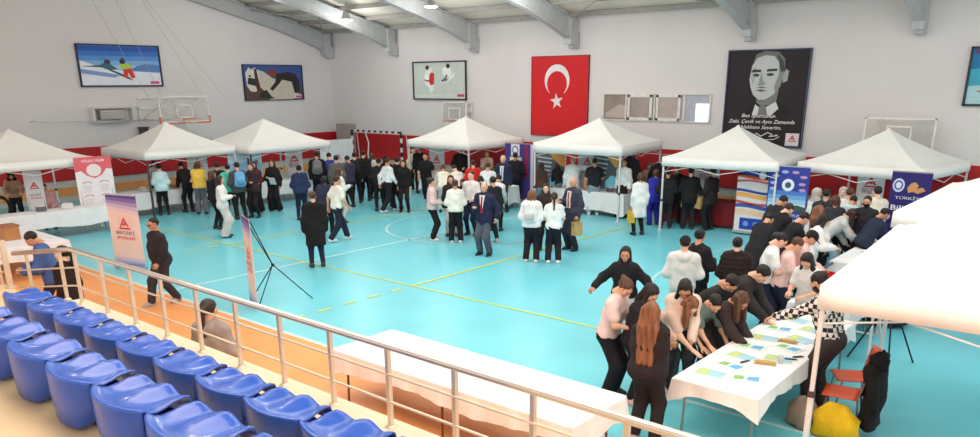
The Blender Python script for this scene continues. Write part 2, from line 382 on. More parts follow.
# ---------------------------------------------------------------- gazebo tents
m_canopy = mat('white_tent_fabric', (246, 244, 240), .8, var=.015, scale=2, bump=.5, bscale=4, spec=.2)
m_pole = mat('white_tent_pole', (226, 224, 222), .4, metal=.1)
m_pole_d = mat('dark_tent_pole', (74, 60, 62), .5)
def tent(label, x0, y0, x1, y1, ze=2.08, zp=2.9, vd=.25, poles='wwww', rz=0):
    cx, cy = (x0+x1)/2, (y0+y1)/2; hx, hy = (x1-x0)/2, (y1-y0)/2
    o = thing('gazebo_tent', label, 'tent', (cx, cy, 0), rz, 'white pop-up tents around the hall')
    n = 14; b = MB()
    def zc(r): return ze + (zp-ze)*(1-r)**1.34
    for (ax, ay, bx, by) in ((-1,-1,1,-1), (1,-1,1,1), (1,1,-1,1), (-1,1,-1,-1)):   # four fabric gores meeting at crisp hips
        P = []
        for i in range(n+1):
            r = 1-i/n*.985; row = []
            for j in range(9):
                t = j/8; x = (ax+(bx-ax)*t)*r; y = (ay+(by-ay)*t)*r
                sg = .05*sin(t*PI)*sin(min(1, (1-r)*1.6)*PI) + .012*sin(t*PI)*r + .004*sin(x*9+y*13)*(1-abs(2*t-1))
                row.append((x*hx, y*hy, zc(r)-sg))
            P.append(row)
        b.grid(P, m_canopy)
    b.lathe([(.05, -.02), (.03, .03), (.01, .05)], m_canopy, 10, (0, 0, zp-.03))
    cn = b.build('canopy', o, smooth=True)
    b = MB()
    for (ax, ay, bx, by) in ((-1,-1,1,-1), (1,-1,1,1), (1,1,-1,1), (-1,1,-1,-1)):
        rows = []
        for k in range(25):
            t = k/24; x = (ax+(bx-ax)*t)*hx; y = (ay+(by-ay)*t)*hy
            dx, dy = (ay-by), (bx-ax); q = .008*sin(t*17+cx); e = 4*t*(1-t)
            nx, ny = (1 if dy > 0 else -1 if dy < 0 else 0), (1 if dx < 0 else -1)
            ox = .012*np.sign(ax+bx); oy = .012*np.sign(ay+by)
            rows.append([(x, y, ze-.012*sin(t*PI)+.004), (x+ox*(.6+q*40), y+oy*(.6+q*40), ze-.01*e-vd)])
        b.grid(rows, m_canopy)
    b.build('valance', o, smooth=True, solid=.006)
    for i, (sx, sy) in enumerate(((-1,-1),(1,-1),(1,1),(-1,1))):
        b = MB(); m = m_pole if poles[i] == 'w' else m_pole_d
        b.box((sx*(hx-.04), sy*(hy-.04), ze/2), (.045, .045, ze-.02), m); b.box((sx*(hx-.04), sy*(hy-.04), .42), (.056, .056, .84), m)
        b.box((sx*(hx-.04), sy*(hy-.04), .01), (.1, .1, .02), m); b.box((sx*(hx-.04), sy*(hy-.04), .86), (.065, .065, .07), m_pole_d)
        b.build('pole', o)
    b = MB()
    for (ax, ay, bx, by) in ((-1,-1,1,-1), (1,-1,1,1), (1,1,-1,1), (-1,1,-1,-1)):
        A = Vector((ax*(hx-.05), ay*(hy-.05), 0)); B = Vector((bx*(hx-.05), by*(hy-.05), 0)); Mi = (A+B)/2
        for (p, q) in ((A, Mi), (Mi, B)):
            b.tube([(p.x, p.y, ze-.1), (q.x, q.y, ze-.42)], .012, m_pole, 5); b.tube([(p.x, p.y, ze-.42), (q.x, q.y, ze-.1)], .012, m_pole, 5)
    for (sx, sy) in ((-1,-1),(1,-1),(1,1),(-1,1)): b.tube([(sx*hx*r, sy*hy*r, zc(r)-.07) for r in (.96, .8, .6, .4, .2, .05)], .012, m_pole, 5)
    b.tube([(0,0,zp-.5), (0,0,zp-.03)], .02, m_pole, 6)
    b.build('truss', o)
    return o
tent('white pop-up tent at the far left, beside the pink health poster', -27.1, 6.9, -24.0, 10.1, poles='ddww')
tent('white pop-up tent under the basketball hoop, over the yellow vest and turquoise jacket visitors', -27.2, 11.75, -24.1, 14.95, poles='ddww')
tent('white pop-up tent below the horse riding poster', -26.6, 15.05, -23.4, 18.5, poles='ddww')
tent('white pop-up tent beside the handball goal, under the martial arts poster', -21.4, 20.55, -18.3, 23.7, poles='wwww')
tent('white pop-up tent right below the red flag and windows', -15.2, 20.15, -12.1, 23.2, ze=2.28, zp=3.0, vd=.3, rz=math.radians(5))
tent('white pop-up tent below the portrait banner, over the dark red table', -10.6, 20.1, -7.4, 23.1, rz=math.radians(6))
tent('white pop-up tent in front of the back right basketball hoop, nearest the swimming poster', -6.75, 20.6, -3.65, 23.8, rz=math.radians(-8))
tent('nearest white pop-up tent on the right, over the orange chairs', -2.45, 8.15, .75, 12.45, zp=3.05, rz=math.radians(3.5))
tent('white pop-up tent behind the nearest one on the right edge', -2.93, 13.55, .3, 18.3, zp=2.95)

# ---------------------------------------------------------------- cloth covered tables
m_leg = mat('table_leg_steel', (150, 146, 142), .35, metal=.7)
m_top = mat('table_board', (205, 200, 190), .6)
m_cloth_w = mat('white_tablecloth', (240, 238, 238), .85, var=.03, scale=3, bump=.4, bscale=5, spec=.2)
def table(label, clabel, x0, y0, x1, y1, h=.75, drop=.25, m=None, dropf=None, group='folding tables', legm=None, legs=4):
    m = m or m_cloth_w; cx, cy = (x0+x1)/2, (y0+y1)/2; hx, hy = (x1-x0)/2, (y1-y0)/2
    o = thing('folding_table', label, 'table', (cx, cy, 0), 0, None)
    b = MB(); b.box((0, 0, h-.025), (2*hx, 2*hy, .04), m_top); b.build('tabletop', o, bevel=.008)
    ys = [(-1,), (1,)]
    xs = [-1, 1] if max(hx, hy) < 1.3 else [-1, 0, 1]
    along_x = hx > hy
    for k in xs:
        for s in (-1, 1):
            b = MB()
            px, py = (k*(hx-.18), s*(hy-.08)) if along_x else (s*(hx-.08), k*(hy-.18))
            b.tube([(px, py, h-.045), (px*1.01, py*1.02, 0)], .016, legm or m_leg, 7); b.build('leg', o)
    # draped cloth: top then skirt with folds
    c = MB(); zt = h+.003; N = 40
    e = .012
    ring_pts = []
    per = [(-1,-1,1,-1), (1,-1,1,1), (1,1,-1,1), (-1,1,-1,-1)]
    top = []
    for (ax, ay, bx, by) in per:
        L = (abs(bx-ax)*hx+abs(by-ay)*hy); nn = max(6, int(L/.07))
        for k in range(nn):
            t = k/nn; x = (ax+(bx-ax)*t)*(hx+e); y = (ay+(by-ay)*t)*(hy+e)
            cor = max(0, 1-min(t, 1-t)*L/.22)
            nx, ny = (0, ay) if ay == by else (ax, 0)
            s = t*L; f = .5+.5*sin(s*11+ax*2+cx*3)+.3*sin(s*23+cy)
            d = drop + .035*sin(s*3.1+cx) + .1*cor
            top.append(((x, y), (nx, ny), f, d, cor, (ax, ay) if t < .5 else (bx, by)))
    n = len(top); vs = []
    for lev, q in enumerate((0, .04, .35, .7, 1.0)):
        for (p, nn_, f, d, cor, cc) in top:
            off = (.0 if lev == 0 else .012) + q*(.01+.03*f)
            x = p[0]+nn_[0]*off + cc[0]*cor*q*.035; y = p[1]+nn_[1]*off + cc[1]*cor*q*.035
            vs.append((x, y, zt - q*d if lev else zt))
    fs = [tuple(range(n))]
    for l in range(4):
        for k in range(n): a_, b_ = l*n+k, l*n+(k+1) % n; fs.append((a_, a_+n, b_+n, b_))
    c.add(vs, fs, m)
    co_ = c.build('tablecloth', None, smooth=False); co_.location = (cx, cy, .0)
    co_.modifiers.new('s', 'SOLIDIFY').thickness = .003
    tag(co_, clabel, 'tablecloth')
    return o
m_cloth_r = mat('dark_red_tablecloth', (132, 18, 30), .7, var=.08, scale=3, bump=.4, bscale=6)
table('long folding table just beyond the stand railing', 'long white cloth over the empty table beyond the stand railing', -7.75, 5.95, -3.95, 7.0, drop=.24, legm=mat('brown_leg', (110, 70, 46), .5))
table('folding table where girls bend writing, nearest on the right', 'white cloth under the green and blue leaflets on the nearest right table', -3.78, 7.85, -2.78, 11.5, drop=.19)
table('folding table in the right row behind the plaid shirt man', 'white cloth with the red bag on it, right row behind the long haired girl', -3.9, 12.0, -3.0, 14.9, drop=.3)
table('folding table in the right row before the navy roll-up banner', 'white cloth at the far end of the right row of tables', -4.3, 15.4, -3.4, 19.0, drop=.3)
table('long exhibitor table in the far left tent', 'white cloth hanging low on the far left tent table', -23.62, 5.2, -22.95, 10.1, drop=.45)
table('exhibitor table behind the railing at the left edge', 'white cloth under the brown wooden box at the left edge', -21.2, 5.3, -18.4, 6.9, drop=.3)
table('exhibitor table in the tent under the basketball hoop', 'white cloth on the table before the yellow vest visitor', -25.5, 11.2, -24.7, 15.0, drop=.5)
table('exhibitor table below the horse riding poster', 'white cloth on the table behind the maroon sweater woman', -24.6, 15.3, -23.8, 18.8, drop=.5)
table('exhibitor table beside the goal tent', 'white cloth on the table below the martial arts poster tent', -21.2, 21.0, -18.4, 21.7, drop=.5)
table('exhibitor table before the purple banner', 'white cloth on the table near the man with a lanyard', -17.9, 20.0, -16.2, 20.7, drop=.55)
table('exhibitor table under the tent below the flag', 'white cloth on the table behind the white coat man below the flag', -15.0, 20.9, -12.2, 21.6, drop=.6)
table('exhibitor table before the suited men', 'dark red cloth reaching the floor below the portrait banner', -10.9, 21.3, -8.15, 22.0, drop=.66, m=m_cloth_r)
table('table in the tent near the navy banner', 'white cloth on the table in front of the navy roll-up banner', -6.2, 20.8, -4.2, 21.5, drop=.5)

# ---------------------------------------------------------------- banners, signs and posters
m_alu = mat('brushed_aluminium', (190, 190, 192), .3, metal=.8)
def standee(name, label, cat, loc, rz, w, h, bg, z0=.04, foot='base', tilt=0, group=None):
    """printed panel on a pull-up base; local x = width, faces local -y"""
    o = thing(name, label, cat, loc, rz, group)
    b = MB(); F = frame((-w/2, -.006, z0), (1,0,0), (0,sin(tilt),cos(tilt)))
    b.box((0, sin(tilt)*h/2, z0+h/2*cos(tilt)), (w, .008, h), ink(bg), R=Matrix.Rotation(-tilt, 3, 'X'))
    if foot == 'base':
        c = MB(); c.box((0, 0, z0/2+.02), (w+.04, .1, .08), m_alu); c.box((-w*.3, .0, .01), (.05, .34, .02), m_alu); c.box((w*.3, 0, .01), (.05, .34, .02), m_alu)
        c.build('base', o, bevel=.01)
        c = MB(); c.tube([(0, .03, .08), (0, .03+sin(tilt)*h, z0+h-.02)], .012, m_alu, 6); c.box((0, sin(tilt)*h, z0+h*cos(tilt)), (w, .025, .03), m_alu); c.build('support_rod', o)
    elif foot == 'legs':
        for s in (-1, 1):
            c = MB(); c.tube([(s*w*.42, .02, z0+h*.5), (s*w*.42, .25, 0)], .012, m_alu, 6); c.tube([(s*w*.42, .01, z0+h*.5), (s*w*.42, -.02, 0)], .012, m_alu, 6); c.build('leg', o)
    return o, b, F
P_ = lambda w, h: (lambda pts: [(x/100*w, y/100*h) for x, y in pts])
pink = (244, 212, 202)
def peach_banner(b, F, w, h):
    P = P_(w, h)
    for k, c in enumerate(((92, 70, 140), (128, 108, 172), (168, 150, 196), (206, 184, 210), (232, 204, 208))):
        b.flat(F, P([(0, 100-k*4), (100, 100-k*5.5), (100, 94.5-k*5.5), (0, 96-k*4)]), ink(c), 2)
    for k, c in enumerate(((110, 130, 190), (150, 160, 206), (196, 186, 210), (226, 200, 206))):
        b.flat(F, P([(0, k*3.5), (100, k*3), (100, (k+1)*3), (0, (k+1)*3.5)]), ink(c), 2)
    logo(b, F, w*.5, h*.6, w*.3, ink((208, 52, 60)), 4)
    b.flat(F, ell(w*.5, h*.6, w*.24, w*.24, 30), ink((244, 204, 192)), 3)
    text_polys(b, F, 'BECERİ', .105, w*.5, h*.455, ink((126, 126, 146)), 5, width=w*.6)
    text_polys(b, F, 'SPORLARI', .1, w*.5, h*.385, ink((222, 96, 100)), 5, width=w*.6)
aw = .95
o, b, F = standee('roll_up_banner', 'peach roll-up banner with red pyramid logo standing behind the man in dark shirt', 'banner', (-17.72, 7.92, 0), math.atan2(.33, 1.06), .94, 1.68, pink)
peach_banner(b, F, .94, 1.68); b.build('print', o)
# x-stand banner seen almost edge-on
ang = math.radians(-58)
o, b, F = standee('x_stand_banner', 'peach banner on black x-stand seen nearly edge-on in the middle of the court', 'banner', (-12.66, 7.9, 0), math.radians(-22), .72, 1.7, pink, z0=.03, foot='none')
peach_banner(b, F, .72, 1.7); b.build('print', o)
c = MB(); hub = (.02, .42, .78)
m_bk = mat('black_stand_metal', (34, 34, 38), .4, metal=.5)
for p in ((-.34, .01, 1.72), (.34, .01, 1.72), (-.34, .01, .04), (.34, .01, .04), (.0, 1.15, .0)):
    c.tube([hub, p], .011, m_bk, 6)
c.tube([(hub[0]-.03, hub[1], hub[2]), (hub[0]+.03, hub[1], hub[2])], .03, m_bk, 8); c.build('stand', o)
# big pink and white poster in the left tent
o, b, F = standee('information_poster', 'large white poster with coral top and white circle in the far left tent', 'poster', (-23.75, 9.96, 0), math.radians(88), 1.06, 1.5, (240, 234, 236), z0=.6, foot='legs')
w, h = 1.06, 1.5; P = P_(w, h)
b.flat(F, P([(0,100),(100,100),(100,74),(84,76),(70,64),(50,58),(30,64),(16,74),(0,72)]), ink((232, 104, 112)), 2)
b.flat(F, ell(w*.5, h*.74, w*.2, w*.17, 24), ink((246, 226, 228)), 3); text_polys(b, F, 'SAĞLIKLI YAŞAM', .1, w*.5, h*.9, ink((250, 236, 236)), 4, width=w*.6)
for (px, py) in ((27,48),(73,48),(27,22),(73,22)):
    b.flat(F, [(w*px/100+r*cos(t), h*py/100+r*.55*sin(t)) for r, ts in ((.14, np.linspace(.2, PI-.2, 10)), (.11, np.linspace(PI-.2, .2, 10))) for t in ts], ink((222, 90, 104)), 3)
    for k in range(4): b.flat(F, P(rect(px-13, py-5-k*3.5, px+13-k*2, py-4-k*3.5)), ink((206, 196, 206)), 3)
b.build('print', o)
def small_sign(label, x, y, z0, w, h, rz):
    o, b, F = standee('logo_sign', label, 'sign', (x, y, 0), rz, w, h, (232, 228, 230), z0=z0, foot='legs', group=None)
    logo(b, F, w*.5, h*.62, w*.42, red_ink, 3)
    text_polys(b, F, 'BECERİ', w*.16, w*.5, h*.36, ink((150, 130, 150)), 4, width=w*.6); text_polys(b, F, 'SPORLARI', w*.14, w*.5, h*.28, red_ink, 4, width=w*.6)
    b.build('print', o)
RY = math.radians(90)
small_sign('white sign with red pyramid logo in the far left tent', -24.7, 8.6, .62, .5, 1.12, RY)
small_sign('white sign with red pyramid logo above the yellow vest visitor', -24.9, 13.92, .9, .74, 1.0, RY)
small_sign('white sign with red pyramid logo in the tent below the horse poster', -24.9, 17.9, .75, .78, 1.08, RY)
small_sign('white sign with red pyramid logo beside the handball goal tent', -20.98, 21.7, .55, .8, 1.18, 0)
small_sign('white sign with red pyramid logo above the red table', -9.95, 21.9, .95, .8, 1.15, 0)
small_sign('white sign with red pyramid logo left of the navy roll-up banner', -5.3, 21.6, 1.05, .66, .85, 0)
small_sign('white sign with red pyramid logo behind the white coat man below the flag', -14.2, 21.9, .9, .6, 1.1, 0)
# wide white board near the corner
o, b, F = standee('display_board', 'wide white board with small pink mark before the corner', 'board', (-26.9, 21.6, 0), math.radians(85), 1.7, 1.0, (230, 230, 232), z0=.8, foot='legs')
logo(b, F, .9, .28, .25, ink((220, 110, 130)), 3); b.build('print', o)
# light blue poster
o, b, F = standee('display_poster', 'light blue poster with white sky behind the backpack visitor', 'poster', (-24.3, 15.4, 0), RY, 1.35, 1.25, (150, 200, 232), z0=.75, foot='legs')
P = P_(1.35, 1.25); b.flat(F, P([(0,86),(100,86),(100,50),(60,62),(30,54),(0,60)]), ink((206, 226, 240)), 2); b.flat(F, P(rect(0, 86, 100, 100)), ink((232, 236, 242)), 2); b.flat(F, P(rect(56, 40, 62, 70)), ink((60, 80, 110)), 3); b.flat(F, P(rect(78, 50, 88, 62)), ink((160, 110, 100)), 3)
b.build('print', o)
# purple banner
o, b, F = standee('school_banner', 'dark purple banner with round white emblem beside the goal tent', 'banner', (-16.55, 21.2, 0), 0, 1.25, 1.9, (72, 62, 134), z0=.2)
P = P_(1.25, 1.9); b.flat(F, P([(22,100),(52,100),(52,78),(22,78)]), ink((226, 226, 234)), 2); b.flat(F, P(ell(37,88,11,7.5)), ink((60, 66, 130)), 3); b.flat(F, P(ell(37,88,8,5.5)), ink((232, 234, 240)), 4)
b.flat(F, P(rect(18, 64, 60, 76)), ink((222, 224, 206)), 3); b.flat(F, P(rect(70, 40, 82, 98)), ink((150, 40, 80)), 3); b.flat(F, P(rect(90, 0, 100, 100)), ink((206, 204, 216)), 3)
b.build('print', o)
# two grey orange posters
def astro(label, x, y, w, h, z0):
    o, b, F = standee('information_poster', label, 'poster', (x, y, 0), 0, w, h, (92, 100, 110), z0=z0, foot='legs')
    P = P_(w, h)
    b.flat(F, P([(48,98),(98,98),(98,60),(84,64),(66,78)]), ink((238, 168, 84)), 2)
    for k in range(5): b.flat(F, P([(6+k*5, 88-k*13), (60-k*2, 84-k*12), (58-k*3, 80-k*12), (8+k*4, 84-k*13)]), ink((200, 204, 210)), 3)
    b.flat(F, P([(50,4),(98,4),(98,36),(70,40),(50,24)]), ink((126, 206, 226)), 2)
    for a4 in ((0,0,3,100),(97,0,100,100),(0,97,100,100),(0,0,100,2)): b.flat(F, P(rect(*a4)), ink((220, 220, 222)), 4)
    b.build('print', o)
astro('dark grey and orange science poster left under the tent below the flag', -15.3, 21.3, 1.3, 1.1, .75)
astro('dark grey and orange science poster right of the black t-shirt man', -13.1, 21.3, .98, 1.15, .8)
# striped info poster
o, b, F = standee('striped_poster', 'tall poster with blue, orange and red wave stripes right of the red table', 'poster', (-7.95, 20.75, 0), 0, 1.12, 1.75, (232, 226, 226), z0=.12)
w, h = 1.12, 1.75; P = P_(w, h)
def wave(y, t, c, ph=0, lay=2): b.flat(F, P([(x, y+2*sin(x/22+ph)+t/2) for x in range(0, 101, 10)]+[(x, y+2*sin(x/22+ph)-t/2) for x in range(100, -1, -10)]), ink(c), lay)
wave(92, 14, (52, 76, 164), 1); wave(85, 5, (226, 90, 54), 2); wave(77, 3, (222, 96, 96), 0, 3); wave(62, 4, (50, 78, 156), 1.4); wave(55, 7, (244, 176, 96), 1.2, 3); wave(44, 4, (214, 84, 70), 2); wave(38, 6, (66, 92, 176), .6)
wave(28, 8, (240, 204, 170), .4); b.flat(F, P(rect(14, 2, 78, 20)), ink((38, 70, 170)), 3); b.flat(F, P(ell(62,88,9,6)), ink((240, 240, 244)), 6); b.flat(F, P(ell(30,11,7,4)), ink((120, 160, 230)), 5); b.flat(F, P(ell(55,11,7,4)), ink((120, 160, 230)), 5)
b.build('print', o)
# blue skyline poster
o, b, F = standee('skyline_banner', 'blue banner with white emblem over a city skyline behind the dark jackets', 'banner', (-6.98, 20.35, 0), 0, 1.05, 1.85, (52, 66, 156), z0=.14)
w, h = 1.05, 1.85; P = P_(w, h)
for k, c in enumerate(((80, 126, 200), (116, 166, 218), (160, 200, 232), (206, 226, 240))): b.flat(F, P(rect(3, 60-k*6, 97, 66-k*6)), ink(c), 2)
b.flat(F, P([(3,42),(12,46),(24,43),(40,45),(60,43),(76,47),(97,44),(97,38),(3,38)]), ink((70, 90, 84)), 3)
b.flat(F, ell(w*.5, h*.74, .16, .16, 24), ink((236, 238, 244)), 3); b.flat(F, ell(w*.5, h*.74, .08, .08, 16), ink((60, 90, 120)), 4)
for px, py in ((18,86),(40,92),(66,92),(86,86),(14,76),(84,76),(14,68),(86,68)): b.flat(F, P(ell(px, py, 9, 2.2, 10)), ink((196, 150, 190) if px > 50 else (170, 180, 224)), 3)
text_polys(b, F, 'DİJİTAL OYUN', .1, w*.5, h*.3, ink((226, 230, 244)), 4, width=w*.8); text_polys(b, F, 'TASARIM', .1, w*.55, h*.22, ink((226, 230, 244)), 4, width=w*.5)
b.build('print', o)
# navy roll-up
o, b, F = standee('navy_roll_up', 'navy roll-up banner with white seal and golden bird in the far right tent', 'banner', (-3.98, 19.7, 0), 0, .84, 1.85, (46, 40, 110), z0=.25)
w, h = .84, 1.85; P = P_(w, h)
b.flat(F, P(ell(20,83,15,8.5)), ink((206, 216, 240)), 2); b.flat(F, P(ell(20,83,11,6)), ink((70, 90, 160)), 3); b.flat(F, P(ell(20,83,7,4)), ink((222, 228, 244)), 4)
b.flat(F, P([(42,80),(50,86),(60,88),(70,84),(66,80),(80,82),(88,78),(70,74),(56,76),(46,74)]), ink((204, 150, 100)), 3)
text_polys(b, F, 'TÜRKİYE', .09, w*.5, h*.66, ink((214, 216, 236)), 3, width=w*.7); text_polys(b, F, 'Bilişim', .17, w*.45, h*.52, ink((240, 240, 246)), 3, width=w*.75); text_polys(b, F, 'Takımı', .17, w*.5, h*.4, ink((240, 240, 246)), 3, width=w*.6)
b.build('print', o)

# ---------------------------------------------------------------- basketball hoops
m_bw = mat('white_hoop_paint', (234, 232, 228), .5); m_org = mat('orange_hoop_paint', (214, 120, 90), .5)
m_clear = mat('clear_backboard', (206, 202, 198), .15, alpha=.35)
def hoop(label, loc, rz, w, h, arm, padded=True):
    """board in local x-z plane facing local -y, bracket arms run back to the wall"""
    o = thing('basketball_hoop', label, 'basketball hoop', loc, rz)
    b = MB(); b.box((0, 0, h/2), (w, .015, h), m_clear); b.build('backboard', o)
    b = MB()
    for z in (0.02, h-.02): b.box((0, -.01, z), (w, .04, .045), m_bw)
    for x in (-w/2+.02, w/2-.02): b.box((x, -.01, h/2), (.045, .04, h), m_bw)
    for z in (.18, .62): b.box((0, -.012, z), (.6, .02, .04), m_bw)
    for x in (-.3, .3): b.box((x, -.012, .4), (.04, .02, .46), m_bw)
    b.build('board_frame', o)
    if padded:
        b = MB(); b.box((0, -.01, -.02), (w, .07, .06), m_org); b.box((-w/2, -.01, .1), (.07, .07, .26), m_org); b.box((w/2, -.01, .1), (.07, .07, .26), m_org); b.build('padding', o, bevel=.01)
    b = MB(); pts = [(.225*cos(t), -.38+.225*sin(t), .14) for t in np.linspace(0, 2*PI, 25)]
    b.tube(pts, .012, m_org, 6); b.box((0, -.08, .12), (.14, .16, .05), m_org); b.build('rim', o)
    b = MB()
    for k in range(12):
        t = 2*PI*k/12; t2 = t+.26
        b.tube([(.22*cos(t), -.38+.22*sin(t), .135), (.17*cos(t2), -.38+.17*sin(t2), -.05), (.12*cos(t), -.38+.12*sin(t), -.25)], .005, m_bw, 4)
        b.tube([(.22*cos(t), -.38+.22*sin(t), .135), (.17*cos(t-.26), -.38+.17*sin(t-.26), -.05), (.12*cos(t), -.38+.12*sin(t), -.25)], .005, m_bw, 4)
    b.build('net', o)
    b = MB()
    for x in (-w*.3, w*.3):
        for z in (.1, h-.1): b.tube([(x, .02, z), (x, arm, z)], .022, m_bw, 6)
        b.tube([(x, .02, h-.1), (x, arm, .1)], .015, m_bw, 6)
    b.box((0, arm-.02, h/2), (w*.8, .05, .06), m_bw); b.box((0, arm-.02, h-.1), (w*.8, .05, .05), m_bw); b.box((0, arm-.02, .1), (w*.8, .05, .05), m_bw)
    for x in (-w*.38, w*.38): b.box((x, arm-.02, h/2), (.05, .05, h), m_bw)
    b.build('wall_bracket', o)
    return o
hoop('basketball hoop with orange padding on the left wall', (-28.2, 15.5, 2.74), math.radians(90), 2.0, .95, 2.1)
hoop('basketball hoop on the back wall under the martial arts poster', (-21.9, 23.75, 2.5), 0, 1.35, .88, .5, False)
hoop('basketball hoop on the back wall at the right', (-5.28, 23.62, 2.27), 0, 1.78, .85, .62, False)
# long bar and hanging cables on the left wall
b = MB(); b.tube([(-29.6, 10.7, 2.9), (-29.6, 15.3, 2.78)], .018, m_alu, 6); b.tube([(-30.25, 10.8, 2.9), (-29.6, 10.8, 2.9)], .018, m_alu, 6); b.tube([(-30.25, 15.0, 2.8), (-29.6, 15.0, 2.8)], .018, m_alu, 6)
tag(b.build('wall_bar'), 'thin horizontal metal bar on the left wall beside the hoop', 'bar')
b = MB(); m_cable = mat('steel_cable', (176, 170, 166), .5)
for (y0, y1, z1) in ((13.3, 14.4, 3.6), (14.2, 14.9, 3.6), (15.2, 16.6, 3.6), (15.3, 17.6, 3.5)): b.tube([(-29.9, y0, 7.3), (-28.6, y1, z1)], .007, m_cable, 4)
tag(b.build('hoop_cables'), 'thin steel cables running from the roof down to the left hoop', 'cable')
b = MB(); b.box((-30.1, 13.6, 3.05), (.3, .95, .34), mat('grey_heater', (168, 162, 158), .5)); 
for k in range(5): b.box((-29.94, 13.6, 2.93+k*.06), (.02, .85, .02), m_pole)
o = thing('wall_heater', 'grey rectangular fan heater on the left wall below the skiing poster', 'heater', (0,0,0)); b.build('housing', o)
b = MB()
for y in (12.9, 14.35): b.box((-30.1, y, 3.05), (.3, .05, .5), m_pole)
for z in (2.8, 3.3): b.box((-30.1, 13.62, z), (.3, 1.5, .04), m_pole)
b.build('cage', o)
o = thing('wall_speaker', 'small dark box on the left wall left of the hoop tent peak', 'speaker', (-30.2, 14.75, 2.35)); b = MB(); b.box((.1, 0, 0), (.18, .34, .28), mat('dark_box', (70, 66, 64), .6)); b.build('housing', o, bevel=.02); b = MB(); b.box((.1, 0, .17), (.2, .4, .04), mat('dark_box', (70, 66, 64))); b.build('bracket', o)

# ---------------------------------------------------------------- handball goal
o = thing('handball_goal', 'handball goal with black and white striped posts before the back wall', 'goal', (-26.75, 23.75, 0))
mw, mk = mat('goal_white', (230, 228, 224), .5), mat('goal_black', (36, 32, 34), .5)
def striped(b, p, q, n, s=.08):
    p, q = Vector(p), Vector(q)
    for k in range(n):
        a, c = p.lerp(q, k/n), p.lerp(q, (k+1)/n); d = [abs(c[i]-a[i]) if abs(c[i]-a[i]) > .001 else s for i in range(3)]
        b.box((a+c)/2, d, mk if k % 2 == 0 else mw)
b = MB(); striped(b, (-1.65, 0, 2.04), (1.65, 0, 2.04), 17); b.build('crossbar', o)
for s in (-1, 1):
    b = MB(); striped(b, (s*1.65, 0, 2.0), (s*1.65, 0, 0), 10); b.build('post', o)
b = MB()
for s in (-1, 1): b.tube([(s*1.65, 0, 2), (s*1.65, .3, 1.95), (s*1.65, .45, .02)], .02, m_bw, 6)
b.tube([(-1.65, .45, .02), (1.65, .45, .02)], .02, m_bw, 6); b.tube([(-.75, .02, 2.02), (-.62, .1, 1.5), (-.66, .06, 1.0), (-.6, .1, .4)], .03, m_bw, 6); b.build('net_frame', o)

# ---------------------------------------------------------------- ceiling lamps
m_lamp = mat('lamp_lens', (255, 250, 240), .3, emit=14)
def lamp(x, y, label):
    z = zr(y)-.62
    o = thing('high_bay_lamp', label, 'lamp', (x, y, z), 0, 'high bay lamps under the roof')
    b = MB(); b.lathe([(.05, .34), (.1, .3), (.13, .2), (.2, .05), (.27, 0.0), (.25, -.01)], m_alu, 18); b.build('shade', o, smooth=True)
    b = MB(); b.lathe([(.22, 0.0), (.22, -.03), (.1, -.05)], m_lamp, 18); b.build('lens', o)
    b = MB(); b.tube([(0,0,.34), (0,0,.6)], .015, m_steel, 6); b.box((0,0,.56), (.12,.12,.04), m_steel); b.build('hanger', o)
    ld = bpy.data.lights.new('lamp_light', 'POINT'); ld.shadow_soft_size = .25; ld.energy = LAMP_W; ld.color = (1, .99, .97)
    lo = bpy.data.objects.new('lamp_light', ld); COL.objects.link(lo); lo.location = (x, y, z-.42); return o
LAMP_W = 78
lamp(-24.98, 20.96, 'round ceiling lamp nearest the corner under the roof')
lamp(-19.8, 20.4, 'round ceiling lamp above the martial arts poster')
lamp(-25.6, 17.4, 'bright ceiling lamp above the horse riding poster')
lamp(-15.4, 20.3, 'round ceiling lamp above the red flag')
for x in (-19, -11.5, -4):
    for y in (14, 7.0): lamp(x, y, 'round ceiling lamp in the row above the court')

# ---------------------------------------------------------------- spectator stand
b = MB()
b.box((-4, 2.75, .75), (12.1, 2.1, 1.5), m_conc)     # front tier X -10.05..2.05
struct(b, 'trim_7')
b = MB(); b.box((-10.85, 2.6, .75), (1.7, 1.72, 1.5), m_conc); struct(b, 'trim_7')
b = MB(); b.box((-4.5, .95, .95), (14.4, 1.9, 1.9), m_conc); struct(b, 'trim_8')
b = MB(); b.box((-4.5, -1.0, 1.15), (14.4, 2.2, 2.3), m_conc); struct(b, 'trim_9')
b = MB(); b.box((-4, 3.7, 1.503), (12.1, .24, .012), m_conc_edge); struct(b, 'trim_10')

# railing: steel handrail, two lower rails and posts in one fence
m_inox = mat('satin_stainless_steel', (206, 196, 186), .28, metal=.85, var=.03)
m_inox_w = mat('pale_steel_post', (224, 208, 188), .35, metal=.5, var=.03)
o = thing('stand_railing', 'stainless steel railing along the front edge of the stand', 'railing', (-9.8, 3.7, 1.5))
x0 = 0
def rail(name, z, r, m):
    b = MB(); b.tube([(-1.35, -.22, z-.19), (-.06, 0, z), (11.5, -.02, z)], r, m, 10); b.build(name, o, smooth=True)
rail('handrail', .69, .03, m_inox); rail('lower_rail', .46, .011, m_inox_w); rail('lower_rail', .23, .011, m_inox_w)
for k in range(17):
    b = MB(); x = .04 + k*.7
    b.box((x, .0, .33), (.035, .035, .66), m_inox_w); b.lathe([(.05, 0), (.05, .012), (.03, .03)], m_inox_w, 12, (x, 0, 0)); b.box((x, 0, .65), (.02, .02, .08), m_inox)
    b.build('post', o)
for (x, y, h) in ((-.33, -.03, .62), (-1.14, -.14, .5)):
    b = MB(); b.box((x, y, h/2), (.035, .035, h), m_inox_w); b.lathe([(.05, 0), (.05, .012), (.03, .03)], m_inox_w, 12, (x, y, 0)); b.build('post', o)
o = thing('stair_railing', 'steel stair railing with thick post at the left edge', 'railing', (-11.4, 3.45, 1.5))
